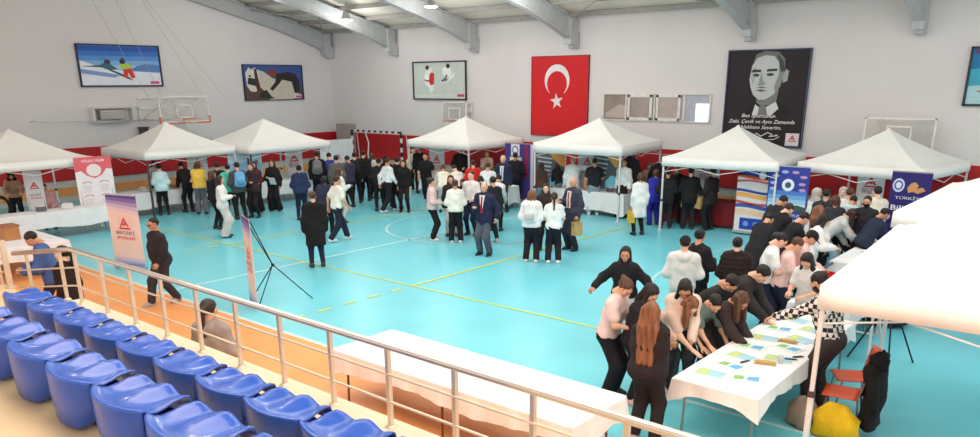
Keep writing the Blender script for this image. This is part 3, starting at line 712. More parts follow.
b = MB(); b.box((0, 0, .32), (.06, .06, .66), m_inox_w); b.lathe([(.07, 0), (.07, .015)], m_inox_w, 12); b.build('post', o)
b = MB(); b.tube([(0, 0, .62), (-1.6, 0, .2)], .025, mat('red_brown_handrail', (170, 96, 80), .5), 8); b.build('handrail', o)
b = MB(); b.tube([(0, 0, .42), (-1.6, 0, 0)], .012, m_inox_w, 6); b.tube([(0, 0, .24), (-1.6, 0, -.18)], .012, m_inox_w, 6); b.build('lower_rail', o)
for k in range(2):
    b = MB(); x = -.3-k*.5; b.box((x, 0, .1-k*.13), (.03, .03, .92), m_inox_w); b.build('post', o)

# bucket seats
m_seat = mat('blue_seat_plastic', (26, 82, 184), .26, var=.08, scale=5, coat=.15, spec=.5)
m_seat2 = mat('dark_blue_plastic', (24, 44, 120), .5)
def make_seat():
    W = .332; H = .38; n = 24
    b = MB(); rows = []
    prof = [(-.028, .0), (-.004, .02), (.0, .12), (.0, .3), (0, .345), (.006, .358), (.02, .362)]
    def yb(u): return .09*u*u
    def wv(u): return .016*cos(u*PI*1.0)**2 - .02*(1-u*u) + .006
    for i in range(n+1):
        u = 2*i/n-1; x = W*u; top = H - .004*abs(u)**8
        bz = .17*abs(u)**3.5                       # lower corners of the back panel are rounded off
        col = [(x*.97, yb(u)+.05, bz), (x*.99, yb(u)+.012, bz+.03), (x, yb(u), .5*(bz+.03+top-.03)), (x, yb(u), top-.012), (x, yb(u)+.003, top-.003), (x, yb(u)+.014, top), (x, yb(u)+.024, top-.008)]
        y0 = yb(u)+.035
        for t in (.06, .2, .4, .6, .75, .88, .96, 1.0):
            y = y0 + (.45-.03*u*u-y0)*t
            groove = .042*(cos(u*PI)**2)*min(1, max(0, (t-.15)/.4)) - .034*min(1, t*3)*(1-.25*t)
            z = top-.022 + groove - (.05 if t == 1.0 else .012 if t > .95 else 0)
            col.append((x*(.985-.1*t), y, z))
        col.append((x*.86, .44-.03*u*u, top-.14))
        rows.append(col)
    b.grid(rows, m_seat)
    o = thing('stadium_seat', 'blue seat', 'seat')
    s = b.build('seat_shell', o, smooth=True, solid=.01)
    c = MB(); c.box((0, .28, .12), (.3, .24, .24), m_seat2); c.build('pedestal', o, bevel=.02)
    c = MB()
    for sx in (-1, 1): c.lathe([(.012, 0), (.012, .006)], m_seat2, 8, (sx*.035, .27, .342))
    c.build('drain_holes', o)
    return o
seat0 = make_seat(); first = True
def put_seat(x, y, z, label, group):
    global first
    s = seat0 if first else copy_tree(seat0)
    first = False
    s.location = (x, y, z); s['label'] = label; s['group'] = group; s['category'] = 'seat'
ords = ['leftmost', 'second', 'third', 'fourth', 'fifth', 'sixth', 'seventh', 'eighth', 'ninth', 'tenth', 'eleventh', 'twelfth']
for k in range(10):
    put_seat(-9.27+k*.684, 2.74, 1.5, 'blue plastic stand seat, %s from the left in the front row by the railing' % ords[k], 'blue seats in the front row')
for k in range(9):
    put_seat(-8.1+k*.7+.07, 1.72, 1.9, 'blue plastic stand seat, %s from the left in the second row' % ords[k], 'blue seats in the second row')

# ---------------------------------------------------------------- things on and around the right-hand tables
m_paper = ink((240, 240, 238)); 
def leaflet(x, y, z, rz, kind, label, cat='leaflet', group='leaflets on the nearest right table'):
    b = MB(); w, h = .36, .25
    b.box((0, 0, .002), (w, h, .004), m_paper)
    F = frame((-w/2, -h/2, .004), (1,0,0), (0,1,0)); P = P_(w, h)
    if kind == 0:
        b.flat(F, P([(4,8),(46,8),(50,40),(40,92),(4,92)]), ink((186, 212, 160)), 1); b.flat(F, P([(46,8),(96,8),(96,92),(40,92),(50,40)]), ink((164, 208, 226)), 1)
        b.flat(F, P([(14,30),(40,26),(34,60),(18,70)]), ink((214, 220, 120)), 2)
    elif kind == 1:
        b.flat(F, P(rect(4, 8, 96, 92)), ink((226, 236, 240)), 1); b.flat(F, P([(50,20),(90,16),(90,80),(56,70)]), ink((110, 180, 220)), 2); b.flat(F, P([(10,20),(44,24),(40,76),(12,70)]), ink((140, 190, 110)), 2)
    o = b.build('leaflet'); o.location = (x, y, z); o.rotation_euler = (0, 0, rz); tag(o, label, cat, group)
zt = .757
spots = [(-3.5,8.25,0),(-3.42,8.65,1),(-3.1,8.35,1),(-3.45,9.05,0),(-3.05,9.25,0),(-3.5,9.5,1),(-3.1,9.75,1),(-3.5,9.95,0),(-3.1,10.2,0),(-3.5,10.5,1),(-3.1,10.7,0),(-3.45,11.05,0)]
wh_ = ['at the near left corner', 'beside the near left one', 'at the near right corner', 'second along the left side', 'mid right side', 'under the brown haired girl', 'in the middle right', 'under the writing boy', 'before the plaid shirt man', 'upper left', 'upper right', 'at the far end']
for (x, y, k), wl in zip(spots, wh_): leaflet(x, y, zt, random.uniform(-.5, .5)+PI/2*.1, k, 'green and blue leaflet on the nearest right table, '+wl)
def tray(x, y, rz, label):
    b = MB(); b.box((0, 0, .006), (.26, .12, .01), mat('wood_block', (196, 160, 96), .6)); b.box((0, 0, .02), (.2, .08, .02), mat('wood_block', (196, 160, 96)))
    o = b.build('wooden_tray', bevel=.003); o.location = (x, y, zt); o.rotation_euler = (0, 0, rz); tag(o, label, 'tray')
tray(-3.12, 8.98, .3, 'small wooden tray nearest the front of the table'); tray(-3.2, 9.98, .2, 'small wooden tray in the middle of the table'); tray(-2.98, 10.95, .2, 'small wooden tray at the far part of the table')
for i, (x, y, rz) in enumerate(((-2.92, 9.3, .4), (-2.88, 9.45, .9), (-3.33, 8.86, 1.2))):
    b = MB(); b.tube([(-.07, 0, .012), (.05, 0, .012)], .011, m_bk, 7); b.tube([(.05, 0, .012), (.08, 0, .012)], .008, m_bk, 7); o = b.build('marker_pen'); o.location = (x, y, zt); o.rotation_euler = (0, 0, rz); tag(o, 'black marker pen on the white table %s' % ['by the plaid man’s hand', 'next to the other pen at the table edge', 'beside the near leaflet'][i], 'pen')
b = MB(); b.lathe([(.025, 0), (.034, .09), (.033, .092), (.024, .005)], mat('clear_cup', (230, 236, 240), .1, alpha=.5), 14); o = b.build('plastic_cup', smooth=True); o.location = (-2.98, 9.12, zt); tag(o, 'clear plastic cup near the plaid man’s hand', 'cup')
# red bag and pink heap on the second table
def blob(name, loc, r, m, label, cat, seed=0, parent=None, flat=.7):
    rg = np.random.default_rng(seed); b = MB(); rows = []
    for i in range(9):
        t = PI*i/8; row = []
        for j in range(17):
            a = 2*PI*j/16; k = 1+.12*sin(3*a+seed)+.1*sin(5*a+2*t+seed)+.08*sin(7*t)
            row.append((r[0]*k*sin(t)*cos(a), r[1]*k*sin(t)*sin(a), max(-r[2]*flat, r[2]*k*cos(t))))
        rows.append(row)
    b.grid(rows, m); o = b.build(name, parent, smooth=True); o.location = (loc[0], loc[1], loc[2]+r[2]*flat)
    if label: tag(o, label, cat)
    return o
blob('cloth_bag', (-3.72, 13.35, .755), (.2, .17, .14), cloth((206, 20, 32)), 'crumpled bright red bag on the white table', 'bag', 1)
blob('cloth_bag', (-3.6, 13.85, .755), (.14, .2, .08), cloth((226, 110, 110)), 'pale red bag lying beside the bright red one', 'bag', 2)
for i, (x, y) in enumerate(((-3.5, 12.6), (-3.25, 13.0), (-3.6, 14.4), (-3.25, 14.5), (-3.8, 16.0), (-3.9, 16.6))):
    leaflet(x, y, .757, i*.7, 1, 'white printed sheet on the right table row, %s' % ['nearest on the second table', 'beside the bright red bag', 'before the grey sweater visitor', 'at the end of the second table', 'on the far table', 'further along the far table'][i], 'sheet', 'sheets on the second table')

# orange chairs under the near tent, jacket on one of them
m_och = mat('orange_chair_plastic', (226, 84, 34), .35, var=.05)
def plastic_chair(label, x, y, rz):
    o = thing('plastic_chair', label, 'chair', (x, y, 0), rz)
    b = MB(); rows = []
    for i in range(9):
        u = 2*i/8-1
        rows.append([(u*.21, .2-.4*t, .45 - .025*cos(u*PI/2)*(sin(t*PI)) + (.0 if t < .9 else .0)) for t in np.linspace(0, 1, 7)])
    b.grid(rows, m_och); b.build('seat', o, smooth=True, solid=.012)
    b = MB(); rows = []
    for i in range(9):
        u = 2*i/8-1
        rows.append([(u*.2, -.21-.08*t-.03*cos(u*PI/2), .5+.33*t) for t in np.linspace(0, 1, 5)])
    b.grid(rows, m_och); b.build('backrest', o, smooth=True, solid=.012)
    for sx in (-1, 1):
        b = MB(); b.tube([(sx*.18, .14, .43), (sx*.21, .2, 0)], .012, m_leg, 6); b.build('leg', o)
        b = MB(); b.tube([(sx*.19, -.28, .78), (sx*.19, -.2, .45), (sx*.21, -.24, 0)], .012, m_leg, 6); b.build('leg', o)
    return o
plastic_chair('orange plastic chair with a black jacket on its back, under the near tent', -2.3, 9.42, math.radians(98))
plastic_chair('orange plastic chair right behind the plaid shirt man', -2.38, 10.05, math.radians(120))
b = MB(); rows = []
for i in range(15):
    t = i/14; row = []
    for j in range(21):
        a = 2*PI*j/20; wx = .27-.06*abs(t-.5) + .03*sin(3*a+5*t); wy = .13+.02*sin(4*a+6*t)
        e = min(1, (t/.12)**.5) if t < .12 else 1
        row.append((wx*e*cos(a), wy*e*sin(a)+.02*sin(9*t), .98-.86*t))
    rows.append(row)
m_jk = cloth((26, 22, 24)); b.grid(rows, m_jk); jo = thing('draped_jacket', 'black hooded jacket hanging over the orange chair back', 'jacket', (-1.93, 9.36, .04), math.radians(100)); jo.scale = (1.1, .9, .95); b.build('jacket_body', jo, smooth=True)
blob('hood', (0, -.02, .88), (.17, .12, .12), m_jk, None, None, 3, jo)
b = MB(); b.tube([(.24, .02, .85), (.3, .1, .6), (.32, .12, .35)], [.07, .06, .05], m_jk, 8); b.build('sleeve', jo, smooth=True)
b = MB(); b.tube([(-.24, .02, .85), (-.27, -.02, .6), (-.25, -.04, .4)], [.07, .06, .05], m_jk, 8); b.build('sleeve', jo, smooth=True)
blob('shopping_bag', (-2.2, 9.0, 0), (.27, .2, .25), cloth((222, 176, 30)), 'big mustard yellow bag on the floor under the near tent', 'bag', 4)
blob('shopping_bag', (-2.62, 9.1, 0), (.2, .16, .22), cloth((150, 130, 116)), 'grey brown bag left of the yellow bag', 'bag', 5)
# white trestle with black tripod under the near tent
o = thing('trestle_stand', 'white metal trestle standing beside the black tripod under the near tent', 'stand', (-2.9, 12.35, 0))
b = MB()
for s in (-.25, .25): b.tube([(s, -.3, 0), (s*.6, .1, 1.1)], .022, m_pole, 7); b.tube([(s, .5, 0), (s*.6, .1, 1.1)], .022, m_pole, 7)
b.tube([(-.25, -.15, .4), (.25, -.15, .4)], .015, m_pole, 6); b.build('leg_frame', o)
b = MB(); b.box((0, .1, 1.1), (.5, .25, .04), m_pole); b.build('shelf', o)
o = thing('tripod', 'black folding tripod on the turquoise floor under the near tent', 'tripod', (-2.45, 12.1, 0))
for p in ((.35, .35, 0), (-.5, .0, 0), (.2, -.5, 0)):
    b = MB(); b.tube([(0, 0, 1.05), p], .014, m_bk, 6); b.build('leg', o)
b = MB(); b.tube([(0,0,.7),(0,0,1.4)], .014, m_bk, 6); b.box((0,0,1.42), (.16, .1, .1), m_bk); b.build('head', o)
blob('duffel_bag', (-2.95, 14.2, 0), (.4, .22, .28), cloth((50, 48, 52)), 'dark duffel bag under the right table row', 'bag', 6)

# things at the far booths
o = thing('wooden_box', 'open brown wooden box on the white table at the left edge', 'box', (-19.55, 6.1, .757))
b = MB()
for s in (-1, 1): b.box((s*.2, 0, .15), (.02, .32, .3), mat('brown_wood', (186, 128, 76), .6)); b.box((0, s*.15, .15), (.4, .02, .3), mat('brown_wood', (186, 128, 76)))
b.box((0, 0, .02), (.4, .3, .02), MATS['brown_wood']); b.build('box_walls', o)
b = MB(); b.box((0, 0, .31), (.46, .36, .03), mat('brown_lid', (160, 104, 60), .6)); b.build('lid', o)
def mesh_chair(x, y, rz, label):
    o = thing('office_chair', label, 'chair', (x, y, 0), rz)
    b = MB(); b.tube([(.24*cos(t), -.2, .85+.3*sin(t)) for t in np.linspace(-.6, PI+.6, 20)], .045, m_bk, 8); b.build('backrest', o, smooth=True)
    b = MB(); b.box((0, .02, .46), (.48, .46, .08), m_bk); b.build('seat', o, bevel=.03)
    b = MB(); b.tube([(0,0,.08),(0,0,.44)], .03, m_bk, 8)
    for k in range(5): b.tube([(0,0,.1), (.28*cos(k*1.257), .28*sin(k*1.257), .04)], .02, m_bk, 6)
    b.build('base', o)
mesh_chair(-24.4, 7.45, math.radians(100), 'black office chair with round back behind the far left table')
for i, (x, y) in enumerate(((-25.1, 12.0), (-25.1, 13.1), (-25.1, 14.2), (-24.2, 15.8), (-24.2, 16.6), (-24.2, 17.5), (-19.3, 21.35), (-18.8, 21.35), (-20.4, 21.35), (-17.2, 20.35), (-14.6, 21.25), (-12.9, 21.25), (-9.9, 21.65), (-8.7, 21.6), (-23.35, 8.9), (-23.35, 8.2), (-23.35, 6.9))):
    lab = ['beside the turquoise jacket visitor', 'between the black and yellow visitors', 'at the right end of the hoop tent table', 'left on the table below the horse poster', 'in the middle of the table below the horse poster', 'right on the table below the horse poster', 'centre of the goal tent table', 'right end of the goal tent table', 'left end of the goal tent table', 'before the purple banner', 'left below the flag', 'right below the flag', 'left on the dark red table', 'right on the dark red table', 'before the glasses wearer', 'left of the glasses wearer', 'near the black office chair'][i]
    c = [(206, 200, 190), (186, 120, 80), (226, 226, 230), (90, 96, 110)][i % 4]
    o = thing('exhibit_box', 'small display box on the cloth, '+lab, 'box', (x, y, .757), i*.5)
    b = MB(); b.box((0, 0, .06), (.26, .18, .12), ink(c)); b.build('box_body', o, bevel=.01); b = MB(); b.box((0, .02, .13), (.2, .12, .03), ink((230, 224, 214))); b.build('lid', o)
# jackets hanging on the tent frame
for i, (x, z) in enumerate(((-12.2, 1.55), (-11.25, 1.4))):
    o = thing('hanging_jacket', 'black jacket hanging from a rail before the red wall, %s one' % ['left', 'right'][i], 'jacket', (x, 21.3, z))
    b = MB(); rows = []
    for k in range(9):
        t = k/8; wx = .12+.14*min(1, t*4); rows.append([(wx*cos(a)*(1+.05*sin(3*a)), .08*sin(a), .35-.85*t) for a in np.linspace(0, 2*PI, 15)])
    b.grid(rows, m_jk); b.build('jacket_body', o, smooth=True)
    for s in (-1, 1): b = MB(); b.tube([(s*.2, 0, .24), (s*.3, 0, -.05), (s*.3, 0, -.35)], [.06, .055, .045], m_jk, 8); b.build('sleeve', o, smooth=True)
    b = MB(); b.tube([(-.2, 0, .3), (0, 0, .38), (.2, 0, .3)], .01, m_alu, 5); b.tube([(0,0,.38),(0,0,.5)], .006, m_alu, 5); b.build('hanger', o)
o = thing('clothes_rail', 'thin clothes rail holding two black jackets behind the tent', 'rail', (-11.7, 21.3, 0))
b = MB(); b.tube([(-.95,0,0),(-.95,0,2.05),(1.0,0,2.0),(1.0,0,0)], .015, m_alu, 6); b.build('rail_frame', o)
# ---------------------------------------------------------------- people: smooth implicit bodies
F4 = np.float32
CORN = np.array([(i,j,k) for i in (0,1) for j in (0,1) for k in (0,1)])
EDG = [(a, b) for a in range(8) for b in range(a+1, 8) if np.abs(CORN[a]-CORN[b]).sum() == 1]
def surface_net(fn, lo, hi, h):
    n = np.ceil((np.array(hi)-np.array(lo))/h).astype(int)+1
    ax = [lo[i]+h*np.arange(n[i]) for i in range(3)]
    X, Y, Z_ = np.meshgrid(*ax, indexing='ij')
    D = fn(np.stack([X.ravel(), Y.ravel(), Z_.ravel()], 1).astype(F4)).reshape(n)
    D[0], D[-1] = 1, 1; D[:,0], D[:,-1] = 1, 1; D[:,:,0], D[:,:,-1] = 1, 1
    S = D < 0
    c = np.stack([S[a:n[0]-1+a, b_:n[1]-1+b_, e:n[2]-1+e] for a, b_, e in CORN])
    cnt = c.sum(0); act = (cnt > 0) & (cnt < 8)
    idx = np.argwhere(act); vid = -np.ones(act.shape, int); vid[tuple(idx.T)] = np.arange(len(idx))
    vals = np.stack([D[idx[:,0]+a, idx[:,1]+b_, idx[:,2]+e] for a, b_, e in CORN], 1)
    acc = np.zeros((len(idx), 3)); num = np.zeros(len(idx))
    for a, b_ in EDG:
        va, vb = vals[:,a], vals[:,b_]; m = (va < 0) != (vb < 0)
        t = np.where(m, va/(va-vb+1e-12), 0)
        p = CORN[a] + t[:,None]*(CORN[b_]-CORN[a]); acc += p*m[:,None]; num += m
    V = (idx + acc/num[:,None])*h + np.array(lo)
    quads = []
    for d in range(3):
        sl0 = [slice(1, n[k]-1) for k in range(3)]; sl1 = list(sl0)
        sl0[d] = slice(0, n[d]-1); sl1[d] = slice(1, n[d])
        A, B = S[tuple(sl0)], S[tuple(sl1)]
        e = np.argwhere(A != B); s = A[tuple(e.T)]
        off = np.array([0 if k == d else 1 for k in range(3)]); e = e + off
        u, v = [(1,2),(2,0),(0,1)][d]
        du = np.zeros(3, int); dv = np.zeros(3, int); du[u] = 1; dv[v] = 1
        q = np.stack([vid[tuple((e-du-dv).T)], vid[tuple((e-dv).T)], vid[tuple(e.T)], vid[tuple((e-du).T)]], 1)
        q[~s] = q[~s][:, ::-1]; quads.append(q)
    return V, np.concatenate(quads)
def cap(P, A, B, ra, rb):
    A = np.asarray(A, F4); B = np.asarray(B, F4); AB = B-A; L = float(AB@AB)+1e-9
    t = np.clip((P-A)@AB/L, 0, 1); return np.sqrt((((P-A)-t[:,None]*AB)**2).sum(1)) - (ra+(rb-ra)*t)
def elps(P, c, r):
    q = (P-np.asarray(c, F4))/np.asarray(r, F4); k = np.sqrt((q**2).sum(1)); return (k-1)*min(r)
def su(ds, k=.025):
    a = -ds[0]/k
    for d in ds[1:]: a = np.logaddexp(a, -d/k)
    return -k*a
def field(prims, infl=0, k=.025):
    return lambda P: su([cap(P, *p) for p in prims], k) - infl
def bounds(prims, pad=.05):
    pts = np.array([[p[0][i]-max(p[2],p[3]) for i in range(3)] for p in prims]+[[p[1][i]-max(p[2],p[3]) for i in range(3)] for p in prims])
    pt2 = np.array([[p[0][i]+max(p[2],p[3]) for i in range(3)] for p in prims]+[[p[1][i]+max(p[2],p[3]) for i in range(3)] for p in prims])
    return pts.min(0)-pad, pt2.max(0)+pad
def rotx(a): return np.array([[1,0,0],[0,cos(a),-sin(a)],[0,sin(a),cos(a)]])
def rotz(a): return np.array([[cos(a),-sin(a),0],[sin(a),cos(a),0],[0,0,1]])
def roty(a): return np.array([[cos(a),0,sin(a)],[0,1,0],[-sin(a),0,cos(a)]])

# head and hands modelled once, in their own finer grids
def head_fn(P):
    parts = [elps(P, (0,-.014,.032), (.076,.096,.086)), elps(P, (0,.026,-.038), (.056,.062,.07)), elps(P, (0,.058,-.088), (.026,.026,.024)),
             cap(P, (0,.088,.012), (0,.112,-.022), .009, .014), cap(P, (-.03,.08,.03), (.03,.08,.03), .014, .014),
             cap(P, (0,-.02,-.06), (0,-.035,-.15), .054, .056), cap(P, (-.016,.088,-.057), (.016,.088,-.057), .009, .009),
             cap(P, (-.05,.05,-.018), (-.035,.05,-.03), .024, .022), cap(P, (.05,.05,-.018), (.035,.05,-.03), .024, .022)]
    d = su(parts, .010)
    for s in (-1, 1):
        d = np.maximum(d, -(elps(P, (s*.031,.099,.006), (.018,.016,.011)))) if True else d
        d = np.minimum(d, elps(P, (s*.079,-.006,-.004), (.010,.020,.031)))
    return d
def hand_fn(curl):
    def fn(P):
        L = [cap(P, (-.024,.018,0), (-.030,.085,0), .013, .012), cap(P, (.024,.018,0), (.030,.085,0), .014, .012), cap(P, (0,.01,0), (0,.085,0), .015, .012), cap(P, (0,-.03,0), (0,.02,0), .024, .018)]
        d = su(L, .008)
        for x, l in ((-.031,.056), (-.011,.072), (.010,.076), (.030,.066)):
            a = np.array((x,.086,0)); b1 = a+np.array((x*.12, cos(curl*.7)*l*.55, -sin(curl*.7)*l*.55)); c_ = b1+np.array((x*.06, cos(curl*1.7)*l*.5, -sin(curl*1.7)*l*.5))
            d = np.minimum(d, su([cap(P, a, b1, .0095, .0085), cap(P, b1, c_, .0085, .007)], .003))
        d = np.minimum(d, su([cap(P, (.022,.025,-.004), (.052,.058,-.014), .014, .011), cap(P, (.052,.058,-.014), (.060,.09,-.022), .010, .008)], .004))
        return d
    return fn
HEADS = {q: surface_net(head_fn, (-.1,-.13,-.17), (.1,.14,.14), h) for q, h in (('near', .0075), ('far', .013))}
HANDS = {(q, c): surface_net(hand_fn(c), (-.06,-.06,-.12), (.09,.19,.04), h) for q, h in (('near', .006), ('far', .009)) for c in (.15, .75)}
SHOE = {}
def shoe_mesh(q):
    if q not in SHOE:
        fn = lambda P: np.maximum(su([cap(P, (0,-.055,.04), (0,.05,.038), .042, .042), cap(P, (0,.05,.036), (0,.14,.026), .042, .030), cap(P, (0,-.04,.06), (0,-.035,.10), .042, .038)], .02), -P[:,2])
        V, Q = surface_net(fn, (-.08,-.13,-.04), (.08,.21,.17), .010 if q == 'near' else .016)
        SHOE[q] = (V, Q)
    return SHOE[q]

def ik(a, c, l1, l2, hint):
    a = np.array(a, float); c = np.array(c, float); v = c-a; d = np.linalg.norm(v)
    if d > (l1+l2)*.995: c = a+v/d*(l1+l2)*.995; v = c-a; d = np.linalg.norm(v)
    x = (l1*l1-l2*l2+d*d)/(2*d); y = math.sqrt(max(0, l1*l1-x*x)); u = v/d
    hint = np.array(hint, float); hint = hint-u*(hint@u); hint /= np.linalg.norm(hint)+1e-9
    return a+u*x+hint*y, c
POSES = dict(
    stand=dict(), 
    front=dict(L=(-.02,.24,-.34), R=(.02,.26,-.32)),
    talk=dict(L=(-.1,.06,-.5), R=(-.02,.28,-.2), yaw=8),
    crossed=dict(L=(.2,.22,-.24), R=(-.2,.2,-.22)),
    suit=dict(L=(-.16,.0,-.45), R=(-.04,.27,-.2), yaw=14),
    walk=dict(L=(-.08,-.16,-.48), R=(.07,.2,-.46), fl=(-.08,.3,0), fr=(.08,-.3,.03), lean=5),
    walk2=dict(L=(-.08,.18,-.47), R=(.07,-.14,-.48), fl=(-.08,-.22,.02), fr=(.08,.25,0), lean=4),
    phone=dict(L=(.06,.28,-.2), R=(-.06,.3,-.18), hp=28),
    read=dict(L=(.02,.3,-.3), R=(-.02,.32,-.28), hp=38, lean=12),
    stoop=dict(lean=30, L=(.02,.3,-.46), R=(-.02,.34,-.44), hp=25),
    bend=dict(lean=54, L=(-.02,.28,-.42), R=(.0,.36,-.38), hp=18, flat=1),
    bend2=dict(lean=44, L=(.0,.12,-.48), R=(-.05,.36,-.38), hp=30, flat=1),
    plaid=dict(lean=16, L=(-.1,.5,-.26), R=(.06,.1,-.5), hp=30),
    arms=dict(lean=10, L=(-.34,.14,-.34), R=(.34,.16,-.30), hp=4),
    hug=dict(L=(-.1,.1,-.5), R=(.5,.18,.02), yaw=-20),
    raise_=dict(L=(.12,.3,-.02), R=(-.12,.3,.0)),
    serve=dict(lean=16, L=(-.06,.36,-.3), R=(.06,.38,-.3), hp=20),
    sit=dict(sit=1, L=(.0,.32,-.3), R=(.0,.32,-.3), hp=15, lean=8),
    sitback=dict(sit=1, L=(.02,.3,-.34), R=(-.02,.3,-.34), hp=20, lean=14),
    point=dict(L=(-.1,.1,-.5), R=(.1,.5,-.12), lean=4),
)
def joints(pose, sex='m', yawh=0):
    p = POSES[pose]; lean = math.radians(p.get('lean', 0)); sit = p.get('sit', 0)
    hz = .50 if sit else .93
    hip = np.array((0, -.28*sin(lean), hz - (.06*sin(lean) if not sit else 0)))
    sd = np.array((0, sin(lean), cos(lean))); n2 = np.array((0, sin(lean*1.12), cos(lean*1.12)))
    chest = hip+sd*.30; sh = hip+sd*.46+n2*.02; w = .165 if sex == 'm' else .142
    nk = sh + n2*.06
    hl = lean*.75+math.radians(p.get('hp', 6)); hd = np.array((0, sin(hl*.8), cos(hl*.8)))
    Hc = nk + hd*.155
    Rh = rotz(math.radians(yawh + p.get('yaw', 0))) @ rotx(-hl)
    J = dict(hip=hip, chest=chest, sh=sh, nk=nk, Hc=Hc, Rh=Rh, sd=sd, lean=lean, sit=sit, w=w)
    for s, k, dflt in ((-1, 'L', (-.07,.03,-.52)), (1, 'R', (.07,.03,-.52))):
        S = sh + np.array((s*w, 0, -.03)); t = np.array(p.get(k, dflt), float)
        E, Wr = ik(S, S+t, .285, .25, (s*.6, -1, -.35)); J['S'+k], J['E'+k], J['W'+k] = S, E, Wr
    for s, k in ((-1, 'l'), (1, 'r')):
        A = hip + np.array((s*.088, 0, -.04))
        if sit: f = np.array((s*.12, .44, .09))
        else:
            q = p.get('f'+k, (s*.13, 0, 0)); f = np.array((q[0], q[1], q[2]+.09))
        Kn, An = ik(A, f, .435, .415, (0, 1, .05)); J['A'+k], J['K'+k], J['N'+k] = A, Kn, An
    J['top'] = (Hc + Rh @ np.array((0,-.01,.125)))
    return J
def mesh_obj(name, V, Q, mats, mi=None, parent=None):
    me = bpy.data.meshes.new(name); me.from_pydata(V.tolist() if hasattr(V, 'tolist') else V, [], Q.tolist() if hasattr(Q, 'tolist') else Q)
    for m in mats: me.materials.append(m)
    if mi is not None: me.polygons.foreach_set('material_index', mi)
    me.polygons.foreach_set('use_smooth', [True]*len(me.polygons)); me.update()
    o = bpy.data.objects.new(name, me); COL.objects.link(o); o.parent = parent; return o

